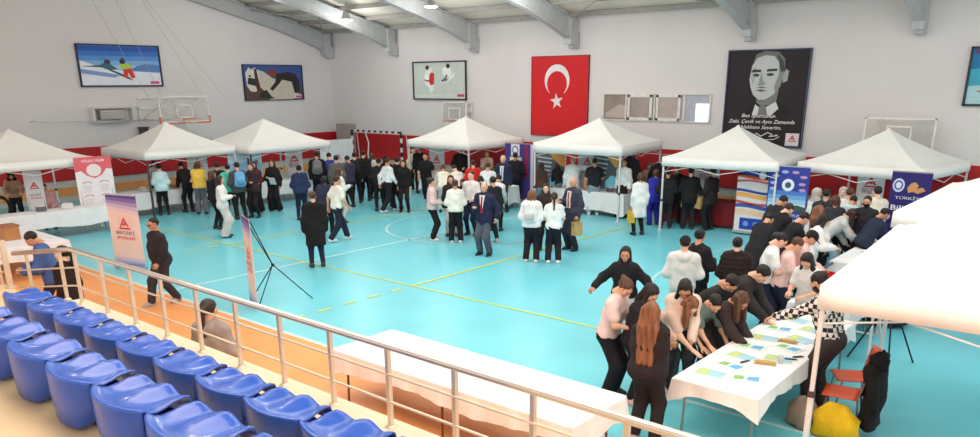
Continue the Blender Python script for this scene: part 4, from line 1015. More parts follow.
SKINS = [(226,172,144), (212,158,128), (198,142,112), (234,186,160)]
m_eye = mat('dark_eye', (44, 30, 26), .3); m_lip = mat('lip_skin', (190, 104, 96), .5)
def skin(i): return mat('skin_%d' % i, SKINS[i % 4], .55, var=.05, scale=12, spec=.35)
def hairmat(rgb): return mat('hair_%d_%d_%d' % rgb, rgb, .5, var=.35, scale=26, bump=.7, bscale=50, spec=.4, stretch=(1, 1, .12))
HAIRC = dict(k=(30,22,22), d=(52,36,30), b=(92,60,42), r=(132,84,54), g=(206,198,186), w=(186,178,172))
cacheN = {}
def person(label, x, y, rz, pose='stand', sex='m', h=1.7, q='far', sk=0, hair='short', hc='k', top='sweater', tc=(40,40,44), bot='slim', bc=(34,34,40), shoe=(40,38,40), group=None, ex=(), yawh=0, z=0):
    J = joints(pose, sex, yawh); k = h/1.7
    root = thing('person', label, 'person', (x, y, z), rz, group); root.scale = (k, k, k)
    H = .017 if q == 'near' else .026
    hip, chest, sh, nk, sd = J['hip'], J['chest'], J['sh'], J['nk'], J['sd']; X = np.array((1., 0, 0)); f = sex == 'f'
    bw = .078 if not f else .062
    hp = [(hip-X*.075, hip+X*.075, .108 if not f else .114, .108 if not f else .114)]
    tor = hp + [(hip-X*.055, chest-X*bw, .10, .098), (hip+X*.055, chest+X*bw, .10, .098), (chest-X*bw, sh-X*(J['w']-.085)-sd*.07, .10, .085), (chest+X*bw, sh+X*(J['w']-.085)-sd*.07, .10, .085), (J['SL'], J['SR'], .052, .052), (nk-sd*.035, J['SL'], .05, .05), (nk-sd*.035, J['SR'], .05, .05)]
    yv = np.array((0, cos(J['lean']), -sin(J['lean'])))
    if f: tor += [(chest+sd*.05-X*.06+yv*.06, chest+sd*.05-X*.055+yv*.07, .055, .05), (chest+sd*.05+X*.06+yv*.06, chest+sd*.05+X*.055+yv*.07, .055, .05)]
    if 'stout' in ex: tor += [(hip+sd*.08-X*.06+yv*.04, hip+sd*.22-X*.06+yv*.05, .13, .125), (hip+sd*.08+X*.06+yv*.04, hip+sd*.22+X*.06+yv*.05, .13, .125), (hip-X*.09-yv*.03, hip+X*.09-yv*.03, .125, .125), (chest-X*.09, chest+X*.09, .122, .122)]
    neck = [(nk-sd*.05, J['Hc']-J['Rh']@np.array((0,.02,.06)), .054, .05)]
    arms = {}
    for s in 'LR': arms[s] = [(J['S'+s], J['E'+s], .05, .039), (J['E'+s], J['W'+s], .039, .027)]
    legs = []
    for s in 'lr': legs += [(J['A'+s], J['K'+s], .082, .055), (J['K'+s], J['N'+s], .054, .038)]
    body = tor+neck+arms['L']+arms['R']+legs
    lo, hi = bounds(body)
    Vb, Qb = surface_net(field(body, 0, .02), lo, hi, H*1.15)
    VS = [Vb]; QS = [Qb]; MI = [np.zeros(len(Qb), int)]; n = len(Vb)
    def addm(V, Q, mi):
        nonlocal n
        VS.append(V); QS.append(Q+n); MI.append(np.full(len(Q), mi)); n += len(V)
    Vh, Qh = HEADS[q]; addm(Vh@J['Rh'].T + J['Hc'], Qh, 0)
    def ball(c, r, m):
        th = np.linspace(0, PI, 5); ph = np.linspace(0, 2*PI, 9)[:-1]
        V = np.array([(c[0]+r[0]*sin(t)*cos(p_), c[1]+r[1]*sin(t)*sin(p_), c[2]+r[2]*cos(t)) for t in th for p_ in ph])
        Q = np.array([(i*8+j, i*8+(j+1) % 8, (i+1)*8+(j+1) % 8, (i+1)*8+j) for i in range(4) for j in range(8)])
        addm(V@J['Rh'].T + J['Hc'], Q[:, ::-1], m)
    for s in (-1, 1):
        ball((s*.031,.080,.006), (.013,.012,.0085), 1); ball((s*.031,.090,.026), (.018,.007,.004), 3)
    ball((0,.094,-.057), (.019,.006,.006), 2)
    for s in (('L', -1), ('R', 1)):
        cv = .15 if POSES[pose].get('flat') else .75
        Vn, Qn = HANDS[(q, cv)]; Vn = Vn.copy()
        d = J['W'+s[0]]-J['E'+s[0]]; d /= np.linalg.norm(d)
        if cv < .5: d = d*.4+np.array((0, .8, -.2)); d /= np.linalg.norm(d)
        pal = np.array((0, 0, 1.)) if abs(d[2]) < .75 or cv < .5 else np.array((s[1]*1., 0, 0))   # back of hand
        pal = pal-d*(pal@d); pal /= np.linalg.norm(pal); xx = np.cross(d, pal)
        if s[1] > 0: Vn[:,0] *= -1; Qn = Qn[:, ::-1]
        Rm = np.stack([xx, d, pal], 1); addm(Vn@Rm.T + J['W'+s[0]], Qn, 0)
    hcol = HAIRC[hc]; hm = hairmat(hcol)
    mesh_obj('body', np.concatenate(VS), np.concatenate(QS), [skin(sk), m_eye, m_lip, hm], np.concatenate(MI), root)
    # ---- trousers
    wd = dict(slim=.016, regular=.018, wide=.022, skirt=.02)[bot]
    tl = list(hp) + [(hip-X*.05, hip-X*.05+sd*.1, .1, .09), (hip+X*.05, hip+X*.05+sd*.1, .1, .09)]
    for s in 'lr':
        kr, nr = (.055, .04) if bot == 'slim' else (.066, .06) if bot == 'regular' else (.08, .105)
        e = J['K'+s]+(J['N'+s]-J['K'+s])*(.97 if bot != 'slim' else .93)
        tl += [(J['A'+s], J['K'+s], .085, kr), (J['K'+s], e, kr, nr)]
    if 'stout' in ex: tl += [(hip-X*.09-yv*.03, hip+X*.09-yv*.03, .125, .125)]
    lo, hi = bounds(tl, .07); ft = field(tl, wd, .02)
    Vt, Qt = surface_net(lambda P: np.maximum(np.maximum(ft(P), (P-(hip+sd*.11))@sd.astype(F4)), .035-P[:,2]), lo, hi, H); mesh_obj('trousers', Vt, Qt, [cloth(bc)], None, root)
    # ---- shoes
    Vs, Qs = shoe_mesh(q)
    for s, sx in (('l', -1), ('r', 1)):
        A = J['N'+s]; a = sx*.12; Rz = rotz(-a)
        V = Vs@Rz.T + np.array((A[0], A[1]+.02, max(0, A[2]-.09)))
        mesh_obj('shoe', V, Qs, [mat('shoe_%d_%d_%d' % shoe, shoe, .5, var=.1)], None, root)
    # ---- top garments
    infl = dict(tshirt=.024, sweater=.032, hoodie=.034, jacket=.032, suit=.034, coat=.04, puffer=.048, vest=.045, labcoat=.026, shirt=.018)[top]
    fr = dict(tshirt=.55).get(top, 0)
    tp = list(tor) + [(nk-sd*.075, nk-sd*.045, .07, .062)]
    for s in 'LR':
        if top == 'tshirt': tp += [(J['S'+s], J['S'+s]+(J['E'+s]-J['S'+s])*.62, .056, .058)]
        elif top != 'vest':
            e = J['W'+s]+(J['E'+s]-J['W'+s])*.06; tp += [(J['S'+s], J['E'+s], .052, .044), (J['E'+s], e, .044, .032)]
    dn = -sd if not J['sit'] else -sd
    low = dict(suit=.2, coat=.42, labcoat=.42, jacket=.1, hoodie=.08, puffer=.06, vest=.04, tshirt=.07, sweater=.05, shirt=.07)[top]
    if J['sit']: low = min(low, .1)
    if low > .09:
        ld = np.array((0, sin(J['lean']*.5), -cos(J['lean']*.5))) if J['lean'] > .3 else -sd
        fl = .11 if top in ('coat', 'labcoat') else .1
        tp += [(hip-X*.07, hip-X*.08-sd*(low), .105, fl), (hip+X*.07, hip+X*.08-sd*(low), .105, fl)]
    ftp = field(tp, infl, .018)
    cutp = hip-sd*low
    def ftop(P):
        d = np.maximum(ftp(P), -((P-cutp)@sd.astype(F4)))
        hd = np.abs(P@sd.astype(F4)-float((hip-sd*.05)@sd))
        if top in ('puffer', 'vest'): d = d + .006*np.sin((P@sd.astype(F4))*75)
        else: d = d + .0035*np.sin(P[:,2]*38+P[:,0]*21) * np.sin(P[:,1]*30+P[:,2]*13)
        return d
    lo, hi = bounds(tp, .08); Vq, Qq = surface_net(ftop, lo, hi, H)
    tm = tc if not isinstance(tc, tuple) else cloth(tc)
    nm = dict(tshirt='t_shirt', puffer='puffer_jacket', labcoat='white_coat', suit='suit_jacket').get(top, top)
    mesh_obj(nm, Vq, Qq, [tm], None, root)
    def panel(name, mtl, x0, x1, za, zb, off=.008):
        """cloth strip lying on the front of the torso between two heights along the spine"""
        yv4 = yv.astype(F4)
        def fn(P):
            d = ftp(P)-off; u = (P-hip)@sd.astype(F4); t = np.clip((u-za)/(zb-za), 0, 1); hw = x0+(x1-x0)*t
            return np.maximum.reduce([d, np.abs(P[:,0])-hw, za-u, u-zb, -((P-hip)@yv4)+.03])
        V, Q = surface_net(fn, lo, hi, .011)
        if len(Q): mesh_obj(name, V, Q, [mtl], None, root)
    if 'shirtfront' in ex: panel('shirt_front', cloth((232, 228, 230)), .012, .075, .1, .52, .010)
    if 'tie' in ex: panel('tie', cloth((176, 36, 52)), .03, .022, .12, .5, .018)
    if 'darktie' in ex: panel('scarf', cloth((110, 40, 60)), .035, .03, .1, .46, .012)
    if 'scarf' in ex:
        panel('scarf', cloth((226, 214, 214)), .07, .07, .1, .5, .014); panel('tie', cloth((170, 50, 56)), .03, .02, .12, .48, .02)
    if 'lanyard' in ex: panel('shirt_front', cloth((220, 226, 236)), .04, .07, .05, .5, .006); panel('lanyard', cloth((60, 90, 160)), .012, .012, .15, .46, .012)
    # ---- hair and headgear
    Rh, Hc = J['Rh'], J['Hc']
    def hp_(v): return Hc + Rh@np.array(v, float)
    cr = {}
    back = -np.array((0, cos(J['lean']), -sin(J['lean'])))
    extra = []
    if hair == 'long':
        e1 = sh + back*.13; 
        for sx in (-.05, 0, .05): extra += [(hp_((sx,-.06,.03)), nk+back*.08+X*sx*1.3, .052, .046), (nk+back*.08+X*sx*1.3, sh+back*.135+X*sx*1.5-sd*.22, .046, .028)]
        for sx in (-1, 1): extra += [(hp_((sx*.072,.0,.02)), hp_((sx*.08,.0,-.14)), .026, .03)]
    elif hair == 'vlong':
        for sx in (-.06, 0, .06): extra += [(hp_((sx,-.06,.03)), nk+back*.09+X*sx*1.3, .055, .052), (nk+back*.09+X*sx*1.3, sh+back*.145+X*sx*1.2-sd*.36, .052, .03)]
        for sx in (-1, 1): extra += [(hp_((sx*.072,.0,.02)), hp_((sx*.08,.0,-.14)), .026, .03)]
    elif hair == 'front':
        for sx in (-1, 1): extra += [(hp_((sx*.070,.0,.02)), nk+X*sx*.09+yv*.03, .024, .032), (nk+X*sx*.09+yv*.04, chest+X*sx*.09+yv*.12+sd*.02, .036, .024)]
        extra += [(hp_((0,-.06,.02)), nk+back*.07, .07, .07)]
    elif hair == 'hang':
        dn3 = np.array((0, .04, -1.))
        for sx in (-1, 1):
            a = hp_((sx*.068,-.01,.03)); extra += [(a, a+X*sx*.02+dn3*.3, .036, .022)]
            a = hp_((sx*.06,-.06,.0)); extra += [(a, a+X*sx*.03+dn3*.33, .036, .022)]
        extra += [(hp_((0,-.07,0)), nk+back*.05, .06, .05)]
    elif hair == 'bun':
        extra += [(hp_((0,-.1,.07)), hp_((0,-.125,.075)), .036, .032)]
    elif hair == 'pony':
        extra += [(hp_((0,-.1,.05)), hp_((0,-.15,.0)), .028, .034), (hp_((0,-.15,.0)), nk+back*.14-sd*.14, .034, .016)]
    elif hair == 'bob':
        for sx in (-1, 0, 1): extra += [(hp_((sx*.07,-.04*(1+(sx==0)),.0)), hp_((sx*.075,-.04*(1+(sx==0)),-.1)), .034, .03)]
    shortish = hair in ('short', 'grey', 'cap')
    def hfn(P):
        Q = (P-Hc.astype(F4))@Rh.astype(F4)
        c = elps(Q, (0,-.022,.036), (.088,.108,.098) if not shortish else (.084,.104,.095))
        c = np.maximum(c, np.minimum(Q[:,1]-.045-(.25)*np.clip(Q[:,2]-.03, 0, .1), .078-Q[:,2]))
        if shortish: c = np.maximum(c, np.maximum(-.045-Q[:,2], np.minimum(Q[:,1]+.005, .03-Q[:,2])))
        else: c = np.maximum(c, np.minimum(Q[:,1]-.02, .045-Q[:,2]))
        d = c
        if extra:
            e = su([cap(P, *p) for p in extra], .012)
            # keep strands off the face
            e = np.maximum(e, -elps(Q, (0,.075,-.015), (.066,.09,.1)))
            d = -.012*np.logaddexp(-d/.012, -e/.012)
        return d + .0045*np.sin(Q[:,0]*170+Q[:,2]*30)*np.sin(Q[:,2]*45+Q[:,1]*75)
    if hair not in ('bald', 'hijab', 'hoodup'):
        b0 = [(hp_((-.05,-.05,.03)), hp_((.05,.05,.03)), .11, .11)]+extra
        lo, hi = bounds(b0, .03); V, Q = surface_net(hfn, lo, hi, .011 if q == 'near' else .016); mesh_obj('hair', V, Q, [hm], None, root)
    if hair == 'bald':
        V, Q = surface_net(lambda P: (lambda Qq: np.maximum(elps(Qq, (0,-.02,.02), (.083,.102,.09)), np.maximum(np.minimum(Qq[:,1]-.0, .2-Qq[:,2]), np.maximum(Qq[:,2]-.045, -.045-Qq[:,2]))))((P-Hc.astype(F4))@Rh.astype(F4)), *bounds([(hp_((0,-.03,0)), hp_((0,.03,.02)), .1, .1)], .03), .012)
        mesh_obj('hair', V, Q, [hairmat(HAIRC['w'])], None, root)
    if hair in ('hijab', 'hoodup'):
        ex2 = [(hp_((0,-.03,.0)), nk+back*.02, .085, .10), (nk-X*.07-sd*.03, nk+X*.07-sd*.03, .09, .09)]
        def jf(P):
            Q = (P-Hc.astype(F4))@Rh.astype(F4)
            d = su([elps(Q, (0,-.012,.03), (.094,.115,.106))]+[cap(P, *p) for p in ex2], .02)
            return np.maximum(d, -elps(Q, (0,.11,-.015), (.058,.08,.088)))
        V, Q = surface_net(jf, *bounds([(hp_((0,0,.03)), nk, .14, .17)], .04), .013); mesh_obj('headscarf' if hair == 'hijab' else 'hood', V, Q, [cloth(HAIRC[hc]) if hc in HAIRC else tm], None, root)
    if 'hood' in ex:
        a = nk+back*.07; V, Q = surface_net(field([(a-X*.07+yv*.05, a-sd*.05-X*.05, .04, .055), (a+X*.07+yv*.05, a-sd*.05+X*.05, .04, .055), (a-sd*.06-X*.05, a-sd*.06+X*.05, .055, .055), (a-sd*.06, a-sd*.12, .06, .04)], .006), *bounds([(a-X*.1, a+X*.1-sd*.15, .12, .12)], .05), H*.8)
        mesh_obj('hood', V, Q, [tm], None, root)
    if 'cap' in ex:
        V, Q = surface_net(lambda P: (lambda Qq: np.minimum(np.maximum(elps(Qq, (0,-.012,.045), (.092,.112,.095)), .035-Qq[:,2]), elps(Qq, (0,.13,.05), (.065,.06,.008))))((P-Hc.astype(F4))@Rh.astype(F4)), *bounds([(hp_((0,-.03,.05)), hp_((0,.12,.05)), .14, .12)], .03), .011)
        mesh_obj('cap', V, Q, [cloth((34, 32, 36))], None, root)
    if 'glasses' in ex or 'vr' in ex:
        b = MB(); mm = mat('dark_spectacles', (24, 22, 24), .3)
        for s in (-1, 1):
            b.tube([Vector(hp_((s*.033+.022*cos(t), .107, .004+.017*sin(t)))) for t in np.linspace(0, 2*PI, 13)], .0035, mm, 5); b.tube([Vector(hp_((s*.055,.104,.008))), Vector(hp_((s*.082,-.005,.008)))], .003, mm, 5)
        b.tube([Vector(hp_((-.012,.110,.008))), Vector(hp_((.012,.110,.008)))], .003, mm, 5); b.build('glasses', root)
    if 'mask' in ex:
        V, Q = surface_net(lambda P: (lambda Qq: np.maximum(head_fn(Qq)-.006, np.maximum.reduce([Qq[:,2]+.018, -.1-Qq[:,2], .03-Qq[:,1]])))((P-Hc.astype(F4))@Rh.astype(F4)), *bounds([(hp_((0,.03,-.06)), hp_((0,.07,-.06)), .09, .09)], .02), .009); mesh_obj('face_mask', V, Q, [cloth((34, 32, 34))], None, root)
    if 'beard' in ex:
        V, Q = surface_net(lambda P: (lambda Qq: np.maximum(head_fn(Qq)-.005, np.maximum.reduce([Qq[:,2]+.03-.2*np.abs(Qq[:,0]), -.13-Qq[:,2], .015-Qq[:,1], -(elps(Qq, (0,.1,-.057), (.02,.03,.007)))])))((P-Hc.astype(F4))@Rh.astype(F4)), *bounds([(hp_((0,.03,-.06)), hp_((0,.07,-.06)), .09, .09)], .02), .009); mesh_obj('beard', V, Q, [hm], None, root)
    # ---- carried things are things of their own
    Mr = Matrix.Translation((x, y, z)) @ Matrix.Rotation(rz, 4, 'Z') @ Matrix.Diagonal((k, k, k, 1))
    def W(v): return Mr @ Vector(tuple(v))
    for e in ex:
        if isinstance(e, tuple):
            kind, lab = e[0], e[1]
            if kind in ('paperbag', 'yellowbag'):
                c = (202, 164, 110) if kind == 'paperbag' else (232, 186, 62)
                s = 'L' if len(e) > 2 else 'R'
                p = W(J['W'+s]+(J['W'+s]-J['E'+s])*.28); o = thing('paper_bag', lab, 'bag', (p.x, p.y, p.z-.42), rz+PI/2)
                b = MB(); w2, d2, h2 = (.13, .06, .34)
                b.add([(-w2,-d2,0),(w2,-d2,0),(w2,d2,0),(-w2,d2,0),(-w2*1.02,-d2*.9,h2),(w2*1.02,-d2*.9,h2),(w2*1.02,d2*.9,h2),(-w2*1.02,d2*.9,h2),(-w2,0,h2*.5),(w2,0,h2*.5)], [(3,2,1,0),(0,1,5,4),(2,3,7,6),(1,9,5),(1,2,9),(2,6,9),(0,4,8),(0,8,3),(3,8,7)], cloth(c)); b.build('bag_body', o, solid=.004)
                b = MB()
                for sy in (-1, 1): b.tube([(-.05, sy*.05, h2-.02), (-.04, sy*.03, h2+.08), (.04, sy*.03, h2+.08), (.05, sy*.05, h2-.02)], .005, cloth(c), 5)
                b.build('handle', o)
                b = MB(); b.lathe([(.045, 0), (.045, .002)], ink((150, 96, 60)), 12); q_ = b.build('print', o); q_.rotation_euler = (PI/2, 0, 0); q_.location = (0, -.066, .17)
            elif kind == 'backpack':
                c = e[2]; ctr = W(chest+back*(.17+infl)+sd*.03); o = thing('backpack', lab, 'backpack', ctr, rz); o.rotation_euler = (-J['lean'], 0, rz)
                V, Q = surface_net(field([(np.array((-.09,0,-.16)), np.array((-.08,0,.14)), .085, .075), (np.array((.09,0,-.16)), np.array((.08,0,.14)), .085, .075), (np.array((0,0,-.17)), np.array((0,0,.17)), .09, .08)], 0, .02), (-.22,-.14,-.32), (.22,.14,.32), .022); mesh_obj('bag_body', V, Q, [cloth(c)], None, o)
                V, Q = surface_net(field([(np.array((-.07,-.08,-.13)), np.array((.07,-.08,-.13)), .05, .05), (np.array((-.07,-.08,-.05)), np.array((.07,-.08,-.05)), .05, .05)], 0, .02), (-.16,-.16,-.22), (.16,.0,.06), .022); mesh_obj('front_pocket', V, Q, [cloth(tuple(int(v*.85) for v in c))], None, o)
                b = MB()
                for sx in (-1, 1): b.tube([(sx*.09, .06, .16), (sx*.11, .16, .2), (sx*.13, .24, .14)], .016, cloth(c), 6); b.build('strap', o); b = MB()
                b.tube([(-.04, .04, .2), (0, .04, .24), (.04, .04, .2)], .008, cloth(c), 5); b.build('handle', o)
            elif kind in ('paper', 'tablet', 'phone'):
                p = W((J['WL']+J['WR'])/2+np.array((0,.09,.03))); w2, h2 = ((.21,.29) if kind == 'paper' else (.18,.25) if kind == 'tablet' else (.07,.14))
                b = MB(); b.box((0,0,0), (w2, h2, .006), ink((240,240,242)) if kind == 'paper' else mat('screen_black', (20,20,24), .2)); b.box((0,0,.004), (w2*.9, h2*.9, .003), ink((226,230,236)) if kind == 'paper' else ink((70, 90, 120)))
                o = b.build(kind if kind != 'paper' else 'paper_sheet'); o.location = p; o.rotation_euler = (math.radians(35 if kind != 'paper' else 55), 0, rz); tag(o, lab, kind)
            elif kind == 'ball':
                p = W(J['WR']+np.array((0,.14,.06))); b = MB(); b.lathe([(.13*sin(t), -.13*cos(t)) for t in np.linspace(.02, PI-.02, 14)], mat('orange_ball', (236, 88, 60), .5, var=.06), 20)
                for a in (0, PI/2): b.tube([(.131*cos(t)*cos(a), .131*cos(t)*sin(a), .131*sin(t)) for t in np.linspace(0, 2*PI, 25)], .003, m_bk, 4)
                o = b.build('ball', smooth=True); o.location = p; tag(o, lab, 'ball')
    return root

# ---- everyone in the hall: position in metres, heading, pose and clothes
def plaid_mat():
    m = mat('plaid_shirt_cloth', (226, 216, 206), .85, bump=.4, bscale=9); nt = m.node_tree; N = nt.nodes; L = nt.links; b = N['Principled BSDF']
    ck = N.new('ShaderNodeTexChecker'); ck.inputs['Scale'].default_value = 19; ck.inputs['Color1'].default_value = (.78, .7, .64, 1); ck.inputs['Color2'].default_value = (.02, .018, .02, 1)
    tc = N.new('ShaderNodeTexCoord'); L.new(tc.outputs['Object'], ck.inputs['Vector']); L.new(ck.outputs['Color'], b.inputs['Base Color']); return m
m_plaid = plaid_mat()
person('person with dark headscarf and tan top at the far left tent', -26.52, 8.64, -1.89, pose='serve', sex='f', hair='hijab', hc='k', top='sweater', tc=(190,150,120), h=1.62, sk=0)
person('person with glasses in a red and white top seated behind the far left table', -25.13, 9.01, -1.91, pose='sit', sex='m', hair='short', hc='b', top='sweater', tc=(226,170,170), h=1.7, sk=1, ex=('glasses',))
person('man in blue denim jacket leaning at the left edge behind the railing', -14.15, 4.90, 2.65, pose='read', sex='m', hair='short', hc='k', top='jacket', tc=(70,96,150), bc=(40,40,50), h=1.75, sk=2)
person('woman in black standing behind the railing corner at the left', -12.60, 4.61, 2.27, pose='stand', sex='f', hair='pony', hc='k', top='coat', tc=(40,28,30), bc=(34,30,32), h=1.68, q='near', sk=3)
person('man in dark shirt and glasses walking past the peach banner', -14.16, 6.90, -3.07, pose='walk2', sex='m', hair='short', hc='k', top='shirt', tc=(46,42,44), bot='regular', bc=(58,54,58), h=1.66, sk=2, shoe=(170,160,156), ex=('glasses', 'stout'))
person('person in grey and tan hoodie just beyond the stand railing', -8.00, 4.39, 0.46, pose='front', sex='f', hair='pony', hc='d', top='hoodie', tc=(158,146,140), bc=(58,54,58), h=1.68, q='near', sk=1, ex=('hood',))
person('vendor with dark hair facing out behind the hoop tent table', -26.23, 13.05, -2.03, pose='serve', sex='f', hair='bob', hc='k', top='sweater', tc=(226,210,206), h=1.62, sk=2)
person('visitor in pale turquoise jacket with black trousers at the hoop tent', -24.43, 12.29, 1.19, pose='front', sex='f', hair='bun', hc='k', top='jacket', tc=(204,232,236), bc=(34,30,32), h=1.62, sk=3)
person('visitor in black leaning on the hoop tent table', -24.35, 13.13, 1.51, pose='stoop', sex='f', hair='pony', hc='k', top='sweater', tc=(34,30,32), bc=(34,30,32), h=1.72, sk=0)
person('visitor in yellow vest and grey trousers', -23.62, 13.18, 0.97, pose='front', sex='f', hair='bob', hc='b', top='vest', tc=(248,196,84), bot='regular', bc=(112,112,120), h=1.66, sk=1)
person('boy in black with dark cap hair between yellow and teal visitors', -22.60, 13.27, 1.04, pose='front', sex='m', hair='short', hc='k', top='sweater', tc=(34,30,32), bc=(34,30,32), h=1.7, sk=2)
person('visitor in teal green hoodie at the light blue poster', -22.12, 13.36, 1.03, pose='front', sex='m', hair='short', hc='k', top='hoodie', tc=(84,200,178), bc=(34,30,32), h=1.66, sk=3, ex=('hood',))
person('man in dark grey jacket carrying a light blue backpack', -21.69, 13.43, 1.28, pose='front', sex='m', hair='short', hc='k', top='jacket', tc=(78,76,82), bc=(34,30,32), h=1.74, sk=0, ex=(('backpack', 'light blue backpack on the dark grey jacket', (120, 180, 226)),))
person('woman in white jacket and pale wide trousers in front of the hoop tent', -19.41, 11.45, -0.71, pose='talk', sex='f', hair='long', hc='d', top='jacket', tc=(240,232,230), bot='wide', bc=(214,208,204), h=1.66, sk=1)
person('woman with reddish hair and black coat behind the woman in white', -20.72, 11.99, -0.00, pose='front', sex='f', hair='front', hc='b', top='puffer', tc=(34,30,32), bc=(34,30,32), h=1.66, sk=2)
person('woman in maroon sweater and wide black trousers', -22.51, 14.56, -2.32, pose='front', sex='f', hair='long', hc='k', top='sweater', tc=(96,36,42), bot='wide', bc=(34,30,32), h=1.62, sk=3)
person('person in dark clothes behind the maroon sweater woman', -21.63, 13.89, -2.66, pose='crossed', sex='f', hair='bob', hc='b', top='jacket', tc=(60,46,48), bc=(34,30,32), h=1.68, sk=0)
person('woman in black cardigan holding white paper below the horse poster', -22.21, 15.07, -2.52, pose='talk', sex='f', hair='long', hc='d', top='jacket', tc=(34,30,32), bot='wide', bc=(34,30,32), h=1.66, sk=1, ex=(('paper', 'white sheet held by the woman in black cardigan'),))
person('person in navy puffer jacket seen from behind', -20.00, 14.53, 0.94, pose='front', sex='f', hair='bun', hc='k', top='puffer', tc=(44,54,86), bc=(36,40,62), h=1.66, sk=2, ex=('hood',))
person('person in dark navy padded jacket beside the navy puffer', -17.15, 13.26, 0.65, pose='front', sex='f', hair='bob', hc='k', top='puffer', tc=(52,54,76), bc=(34,30,32), h=1.64, sk=3)
person('person in long black hooded coat walking away on the court', -14.38, 10.76, 1.02, pose='stand', sex='m', hair='short', hc='b', top='coat', tc=(30,26,26), bc=(36,40,62), h=1.72, sk=0, ex=('hood',))
person('boy in cream t-shirt striding beside the long black coat', -16.42, 13.08, -0.15, pose='walk', sex='m', hair='short', hc='d', top='tshirt', tc=(240,232,218), bot='regular', bc=(38,42,60), shoe=(236,232,230), h=1.72, sk=1)
person('tall boy in black with grey backpack facing the small sign', -22.12, 16.85, 0.92, pose='stand', sex='m', hair='short', hc='k', top='jacket', tc=(34,30,32), bc=(34,30,32), h=1.82, sk=2, ex=(('backpack', 'grey backpack on the tall boy in black', (130, 128, 130)),))
person('person in blue beside the white display board', -22.03, 17.34, 1.25, pose='phone', sex='m', hair='short', hc='k', top='sweater', tc=(56,70,150), bc=(34,30,32), h=1.74, sk=3)
person('person in grey jacket in the crowd by the display board', -20.88, 16.71, 0.72, pose='stand', sex='m', hair='short', hc='k', top='jacket', tc=(96,92,88), bc=(34,30,32), h=1.76, sk=0)
person('woman with brown hair and white top in the dense crowd', -18.63, 14.98, -0.33, pose='talk', sex='f', hair='long', hc='b', top='sweater', tc=(234,226,220), bc=(206,200,196), h=1.62, sk=1)
person('person with dark hood at the left of the goal column', -20.77, 17.14, 1.58, pose='phone', sex='m', hair='short', hc='k', top='hoodie', tc=(60,56,80), bc=(34,30,32), h=1.72, sk=2, ex=('hood',))
person('boy in black with black backpack before the grey column', -21.42, 17.96, 0.87, pose='stand', sex='m', hair='short', hc='k', top='jacket', tc=(34,30,32), bc=(34,30,32), h=1.74, sk=3, ex=(('backpack', 'black backpack below the goal post', (44, 40, 42)),))
person('boy in black jacket right beside the backpack boy', -21.54, 18.48, 0.60, pose='stand', sex='m', hair='short', hc='k', top='jacket', tc=(40,36,38), bc=(34,30,32), h=1.76, sk=0)
person('woman in white and black carrying things under the goal', -21.69, 19.01, 0.15, pose='talk', sex='f', hair='front', hc='b', top='jacket', tc=(228,222,214), bc=(34,30,32), h=1.62, sk=1, ex=(('paper', 'white sheet held under the goal'),))
person('person in black standing at left before the red goal wall', -19.41, 17.29, 1.02, pose='front', sex='m', hair='short', hc='k', top='sweater', tc=(34,30,32), bc=(34,30,32), h=1.7, sk=2)
person('person in black in the middle before the red goal wall', -19.92, 18.09, 0.48, pose='front', sex='f', hair='hijab', hc='k', top='coat', tc=(34,30,32), bc=(34,30,32), h=1.68, sk=3)
person('person in black at right before the red goal wall', -19.19, 17.89, 1.34, pose='front', sex='m', hair='short', hc='k', top='coat', tc=(30,28,30), bc=(34,30,32), h=1.7, sk=0)
person('person in black further right before the goal wall', -18.58, 17.62, -2.50, pose='stand', sex='f', hair='long', hc='k', top='sweater', tc=(28,26,28), bc=(34,30,32), h=1.66, sk=1)
person('man in white shirt striding left below the goal', -19.01, 17.29, -0.13, pose='walk', sex='m', hair='short', hc='d', top='shirt', tc=(232,232,236), bot='regular', bc=(36,34,44), shoe=(236,232,226), h=1.74, sk=2)
person('vendor in cream jacket leaning behind the goal tent table', -22.29, 21.80, -2.69, pose='serve', sex='f', hair='short', hc='b', top='jacket', tc=(232,216,184), bc=(34,30,32), h=1.68, sk=3)
person('person in black behind the black t-shirt walker', -21.44, 21.23, 0.96, pose='stand', sex='m', hair='short', hc='k', top='sweater', tc=(32,28,30), bc=(34,30,32), h=1.76, sk=0)
person('boy in black t-shirt walking towards the stand', -19.25, 19.34, -2.53, pose='walk', sex='m', hair='short', hc='k', top='tshirt', tc=(34,32,34), bc=(36,38,52), shoe=(226,220,216), h=1.74, sk=1)
person('person in cream hooded jacket at the goal tent table', -17.51, 18.39, 0.76, pose='stoop', sex='f', hair='bun', hc='b', top='hoodie', tc=(238,228,212), bc=(210,204,196), h=1.6, sk=2)
person('person in white jumper behind the long haired woman', -17.04, 18.58, 1.27, pose='stoop', sex='m', hair='short', hc='d', top='hoodie', tc=(236,230,222), bc=(206,206,204), h=1.62, sk=3)
person('woman in striped pale pink cardigan with dark tie', -14.51, 14.77, -0.79, pose='front', sex='f', hair='bun', hc='d', top='sweater', tc=(226,196,196), bot='regular', bc=(34,30,32), shoe=(236,230,226), h=1.64, sk=0, ex=('darktie',))
person('smiling woman with long dark hair in a black top in the centre group', -14.49, 15.51, -2.39, pose='stand', sex='f', hair='front', hc='k', top='jacket', tc=(52,40,42), bc=(206,206,204), h=1.64, sk=1)
person('person in white jumper seen from behind in the centre group', -13.73, 14.86, 0.75, pose='front', sex='f', hair='bun', hc='b', top='sweater', tc=(242,238,228), bot='regular', bc=(34,30,32), shoe=(226,220,214), h=1.64, sk=2)
person('young man in white shirt behind the centre group', -14.14, 15.97, -2.94, pose='front', sex='m', hair='short', hc='b', top='shirt', tc=(236,226,222), bc=(36,40,62), h=1.74, sk=3)
